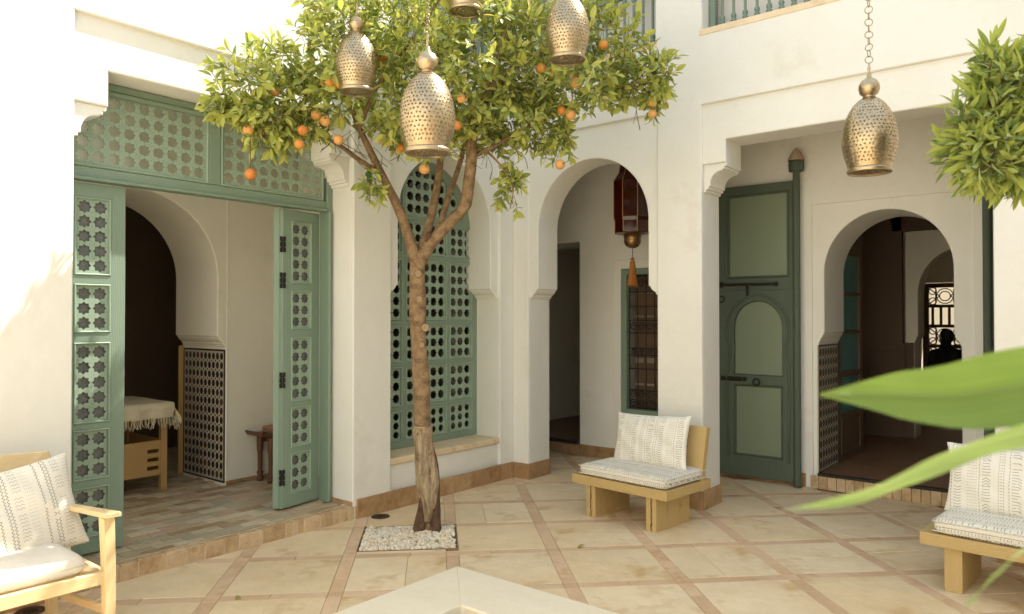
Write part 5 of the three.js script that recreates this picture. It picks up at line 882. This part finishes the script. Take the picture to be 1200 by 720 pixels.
// the leafy crown at the upper right, nearer to the camera
{
  const t = thing('bitter_orange_tree', 'dense narrow-leaved green bush crown on the right before the plain wall', 'tree');
  const shapes = [leafShape(0.072, 0.0165, 0.4, 0.12, 0.006), leafShape(0.064, 0.015, 0.3, 0.3, 0.006), leafShape(0.08, 0.017, 0.45, 0, 0.006)];
  const c = [-2.05, 2.22, 4.28];
  mesh('trunk', limb([[-2.02, 0, 4.42], [-2.0, 0.6, 4.4], [-2.04, 1.2, 4.4], [-2.04, 1.8, 4.36], [-2.05, 2.1, 4.3]], [0.05, 0.042, 0.038, 0.034, 0.02], 30, 10, 0.08, 91), M.bark, t);
  for (let k = 0; k < 7; k++) { const a = k * 0.9; mesh('limb', limb([[-2.04, 1.85, 4.35], [-2.05 + 0.15 * cos(a), 2.05, 4.3 + 0.15 * sin(a)], [-2.05 + 0.3 * cos(a), 2.2 + 0.1 * sin(k), 4.28 + 0.3 * sin(a)]], [0.018, 0.012, 0.004], 10, 6, 0.06, 95 + k), M.bark, t); }
  foliage(t, 77, [[c, [0.33, 0.28, 0.33], 4], [[-2.36, 2.02, 4.02], [0.09, 0.06, 0.09], 0.35, -0.2], [[-2.22, 2.42, 4.05], [0.07, 0.09, 0.07], 0.35, 0.6], [[-2.27, 1.99, 4.1], [0.08, 0.06, 0.08], 0.3, -0.5], [[-1.98, 2.42, 4.2], [0.16, 0.14, 0.16], 0.8], [[-2.33, 2.22, 4.0], [0.11, 0.07, 0.11], 0.5, 0.2], [[-2.15, 2.3, 4.15], [0.2, 0.2, 0.2], 1], [[-2.28, 2.1, 4.02], [0.16, 0.12, 0.16], 1.1, 0.1], [[-2.15, 2.02, 4.1], [0.2, 0.08, 0.2], 0.8, -0.2], [[-2.27, 2.33, 4.06], [0.12, 0.13, 0.12], 0.8]], 560, 9, shapes, M.bushTint, [0.7, 1.3], 220, c, () => true, 0.1);
}
// big blades of a pot plant close to the camera
{
  const t = thing('potted_plant', 'plant with large blurred green blades close to the camera on the right', 'plant');
  const blade = (mid, wid, upv, mat, fold) => {
    const c = new THREE.CatmullRomCurve3(mid.map((p) => V(...p))), n = 44, m = 8, pos = [], uv = [], idx = [], L = c.getLength(), U = V(...upv).normalize();
    for (let i = 0; i <= n; i++) { const q = i / n, p = c.getPointAt(q), tn = c.getTangentAt(q), s = U.clone().addScaledVector(tn, -U.dot(tn)).normalize(), nn = V(0, 0, 0).crossVectors(tn, s), k = q * (wid.length - 1), k0 = min(wid.length - 2, floor(k)), w = (wid[k0] + (wid[k0 + 1] - wid[k0]) * (k - k0)) / 2;
      for (let j = 0; j <= m; j++) { const v = j / m * 2 - 1, o = p.clone().addScaledVector(s, v * w).addScaledVector(nn, -fold * w * (1 - abs(v)) + 0.0016 * sin(q * 30 + v * 2) * abs(v)); pos.push(o.x, o.y, o.z); uv.push(v * w * 2, q * L); } }
    for (let i = 0; i < n; i++) for (let j = 0; j < m; j++) { const a = i * (m + 1) + j, b = a + 1, d = a + m + 1; idx.push(a, d, b, b, d, d + 1); }
    const g = new THREE.BufferGeometry(); g.setAttribute('position', new THREE.Float32BufferAttribute(pos, 3)); g.setAttribute('uv', new THREE.Float32BufferAttribute(uv, 2)); g.setIndex(idx); g.computeVertexNormals(); return flat(g);
  };
  mesh('blade', blade([[-4.548, 1.4155, 4.109], [-4.501, 1.415, 4.167], [-4.455, 1.414, 4.224], [-4.408, 1.424, 4.282], [-4.35, 1.428, 4.354], [-4.28, 1.41, 4.44]], [0.0015, 0.05, 0.078, 0.09, 0.085, 0.03], [0.1, 1, -0.15], M.bladeLeaf, 0.42), M.bladeLeaf, t);
  mesh('blade', blade([[-4.622, 1.303, 4.095], [-4.577, 1.315, 4.151], [-4.544, 1.334, 4.191], [-4.517, 1.353, 4.225], [-4.479, 1.374, 4.272], [-4.4, 1.395, 4.37], [-4.3, 1.36, 4.47]], [0.0012, 0.015, 0.021, 0.026, 0.028, 0.024, 0.012], [-0.3, 1, 0.1], M.paleBlade, 0.2), M.paleBlade, t);
  mesh('blade', blade([[-4.562, 1.225, 4.246], [-4.541, 1.262, 4.274], [-4.515, 1.295, 4.305], [-4.46, 1.33, 4.36], [-4.3, 1.34, 4.48]], [0.001, 0.009, 0.012, 0.014, 0.01], [-0.7, 0.6, 0.3], M.paleBlade, 0.2), M.paleBlade, t);
  mesh('blade', blade([[-4.55, 1.195, 4.29], [-4.5, 1.215, 4.34], [-4.42, 1.24, 4.41], [-4.3, 1.2, 4.5]], [0.001, 0.02, 0.03, 0.012], [-0.4, 0.9, 0.2], M.bladeLeaf, 0.2), M.bladeLeaf, t);
  mesh('midrib', [tube([[-4.545, 1.416, 4.112], [-4.501, 1.4155, 4.1665], [-4.455, 1.4145, 4.2235], [-4.408, 1.4245, 4.2815], [-4.35, 1.4285, 4.3535], [-4.28, 1.41, 4.44]], 0.0012, 40, 5)], M.stem, t);
  mesh('stem', [tube([[-4.2, 0.35, 4.62], [-4.22, 0.9, 4.58], [-4.28, 1.41, 4.44]], 0.007, 20, 7), tube([[-4.2, 0.35, 4.62], [-4.24, 0.9, 4.57], [-4.3, 1.36, 4.47]], 0.006, 20, 7), tube([[-4.2, 0.35, 4.62], [-4.22, 0.9, 4.6], [-4.3, 1.34, 4.48]], 0.005, 20, 7), tube([[-4.2, 0.35, 4.62], [-4.22, 0.8, 4.6], [-4.3, 1.2, 4.5]], 0.005, 20, 7)], M.stem, t);
  mesh('pot', boxUV(lathe([[0.001, 0], [0.13, 0], [0.17, 0.3], [0.185, 0.34], [0.18, 0.36], [0.16, 0.36], [0.155, 0.33], [0.001, 0.33]], 28).translate(-4.2, 0, 4.62)), M.clay, t);
}
// ---------------------------------------------------------------- small things on the floor; the person far inside
{
  for (const [x, z, l] of [[-1.7, 0.1, 'small dark rusty drain cover by the wall left of the tree'], [-4.0, 0.085, 'small dark drain cover on the floor beneath the pine armchair']]) {
    const t = thing('drain_cover', l, 'drain', [x, 0.0015, z]);
    mesh('plate', boxUV(lathe([[0.001, 0.003], [0.05, 0.003], [0.058, 0.006], [0.066, 0.005], [0.07, 0.001]], 24)), M.rust, t);
    mesh('slot', [-0.02, 0, 0.02].map((d) => box(0.06, 0.002, 0.006, 0, 0.004, d, 0)), M.iron, t);
  }
  const lf = leafShape(0.06, 0.028, 0.5, 0.5, 0.008), ym = std({ color: lin(0.5, 0.42, 0.06), side: THREE.DoubleSide }), bm = std({ color: lin(0.3, 0.25, 0.06), side: THREE.DoubleSide });
  for (const [x, y, z, r, m, l] of [[-1.34, 0.014, 1.69, 1.1, bm, 'curled yellow-green leaf on the floor before the pool corner'], [-1.93, 0.02, 0.38, 0.4, ym, 'bright yellow leaf lying on the gravel left of the trunk'], [-1.87, 0.02, 0.87, 2.2, bm, 'dull green leaf lying on the gravel before the trunk'], [-3.23, 0.012, 0.72, 2.7, bm, 'brown leaf on the floor near the pool']]) { const o = top('fallen_leaf', lf, m, l, 'leaf'); o.position.set(x, y, z); o.rotation.set(-PI / 2 + 0.1, 0, r); }
  // person sitting on a stool in the far room, turned away
  const t = thing('person', 'dark figure sitting in front of the bright cut-out doors, turned away', 'person', [5.85, 0.12, 2.66], 2.3);
  const J = { hip: [0, 0.5, 0], chest: [0, 0.82, 0.02], neck: [0, 0.97, 0.01], head: [0, 1.08, 0.02] };
  const caps = [[J.hip, J.chest, 0.14, 0.15], [J.chest, J.neck, 0.13, 0.06], [J.neck, J.head, 0.055, 0.07]];
  for (const s of [-1, 1]) caps.push([[0.06 * s, 0.9, 0], [0.17 * s, 0.88, 0], 0.07, 0.06], [[0.18 * s, 0.88, 0], [0.22 * s, 0.64, 0.02], 0.052, 0.042], [[0.22 * s, 0.64, 0.02], [0.13 * s, 0.53, 0.23], 0.04, 0.03], [[0.13 * s, 0.53, 0.23], [0.1 * s, 0.52, 0.31], 0.03, 0.024], [[0.08 * s, 0.46, 0.02], [0.11 * s, 0.45, 0.42], 0.09, 0.065], [[0.11 * s, 0.45, 0.42], [0.11 * s, 0.09, 0.4], 0.06, 0.042], [[0.11 * s, 0.06, 0.38], [0.12 * s, 0.04, 0.55], 0.042, 0.034]);
  const field = (caps, c, half, res, extra) => {
    const mc = new MarchingCubes(res, M.darkCloth, false, false, 200000); mc.isolation = 0; const n = res, p = V(0, 0, 0);
    for (let z = 0; z < n; z++) for (let y = 0; y < n; y++) for (let x = 0; x < n; x++) {
      p.set(c[0] + (x / n * 2 - 1) * half, c[1] + (y / n * 2 - 1) * half, c[2] + (z / n * 2 - 1) * half); let d = 9;
      for (const [a, b, ra, rb] of caps) { const ax = p.x - a[0], ay = p.y - a[1], az = p.z - a[2], bx = b[0] - a[0], by = b[1] - a[1], bz = b[2] - a[2], h = max(0, min(1, (ax * bx + ay * by + az * bz) / (bx * bx + by * by + bz * bz + 1e-9))); const q = Math.hypot(ax - bx * h, ay - by * h, az - bz * h) - (ra + (rb - ra) * h); const k = 0.03, hh = max(0, min(1, 0.5 + 0.5 * (d - q) / k)); d = d * (1 - hh) + q * hh - k * hh * (1 - hh); }
      if (extra) d = extra(p, d); mc.field[x + y * n + z * n * n] = -d;
    }
    mc.update(); const N = mc.count, g = new THREE.BufferGeometry(); g.setAttribute('position', new THREE.Float32BufferAttribute(Array.from(mc.positionArray.subarray(0, N * 3), (v, i) => v * half + c[i % 3]), 3)); g.setAttribute('normal', new THREE.Float32BufferAttribute(Array.from(mc.normalArray.subarray(0, N * 3)), 3)); return boxUV(g);
  };
  const hands = []; for (const s of [-1, 1]) for (let f = 0; f < 4; f++) { const x = (0.085 + 0.017 * f) * s; hands.push([[x, 0.525, 0.32], [x, 0.535, 0.365 - 0.004 * abs(f - 1.5)], 0.0085, 0.008], [[x, 0.535, 0.365], [x, 0.512, 0.392 - 0.005 * abs(f - 1.5)], 0.008, 0.007]); }
  for (const s of [-1, 1]) hands.push([[0.08 * s, 0.52, 0.29], [0.06 * s, 0.522, 0.335], 0.011, 0.008]);
  const headCaps = [[[0, 1.12, 0.005], [0, 1.06, 0.035], 0.078, 0.055], [[0, 1.02, 0.06], [0, 1.03, 0.07], 0.03, 0.026], [[0, 1.08, 0.1], [0, 1.06, 0.112], 0.012, 0.014], [[0.078, 1.07, 0.01], [0.08, 1.09, 0.005], 0.014, 0.016], [[-0.078, 1.07, 0.01], [-0.08, 1.09, 0.005], 0.014, 0.016], [[0, 0.96, 0.01], [0, 1.05, 0.015], 0.052, 0.055]];
  mesh('body', field(caps, [0, 0.6, 0.15], 0.66, 64), M.darkCloth, t);
  mesh('head', field(headCaps, [0, 1.08, 0.02], 0.17, 56), M.skin, t);
  mesh('hand', field(hands.concat([-1, 1].map((s) => [[0.105 * s, 0.522, 0.26], [0.11 * s, 0.525, 0.32], 0.024, 0.022])), [0, 0.52, 0.32], 0.2, 60), M.skin, t);
  mesh('hair', field([[[0, 1.14, -0.005], [0, 1.1, -0.02], 0.08, 0.078]], [0, 1.12, 0], 0.17, 40, (p, d) => max(d, p.z - 0.045 - (p.y - 1.1) * 0.4)), M.hair, t);
  const s = thing('stool', 'plain dark stool under the sitting figure in the far room', 'stool', [5.85, 0.12, 2.66]);
  mesh('seat', boxUV(lathe([[0.001, 0.33], [0.17, 0.33], [0.18, 0.345], [0.17, 0.37], [0.001, 0.37]], 20)), M.darkWood, s);
  for (let k = 0; k < 4; k++) mesh('leg', rod([0.15 * cos(k * PI / 2 + 0.8), 0, 0.15 * sin(k * PI / 2 + 0.8)], [0.11 * cos(k * PI / 2 + 0.8), 0.34, 0.11 * sin(k * PI / 2 + 0.8)], 0.016, 8), M.darkWood, s);
}
renderer.render(scene, camera);
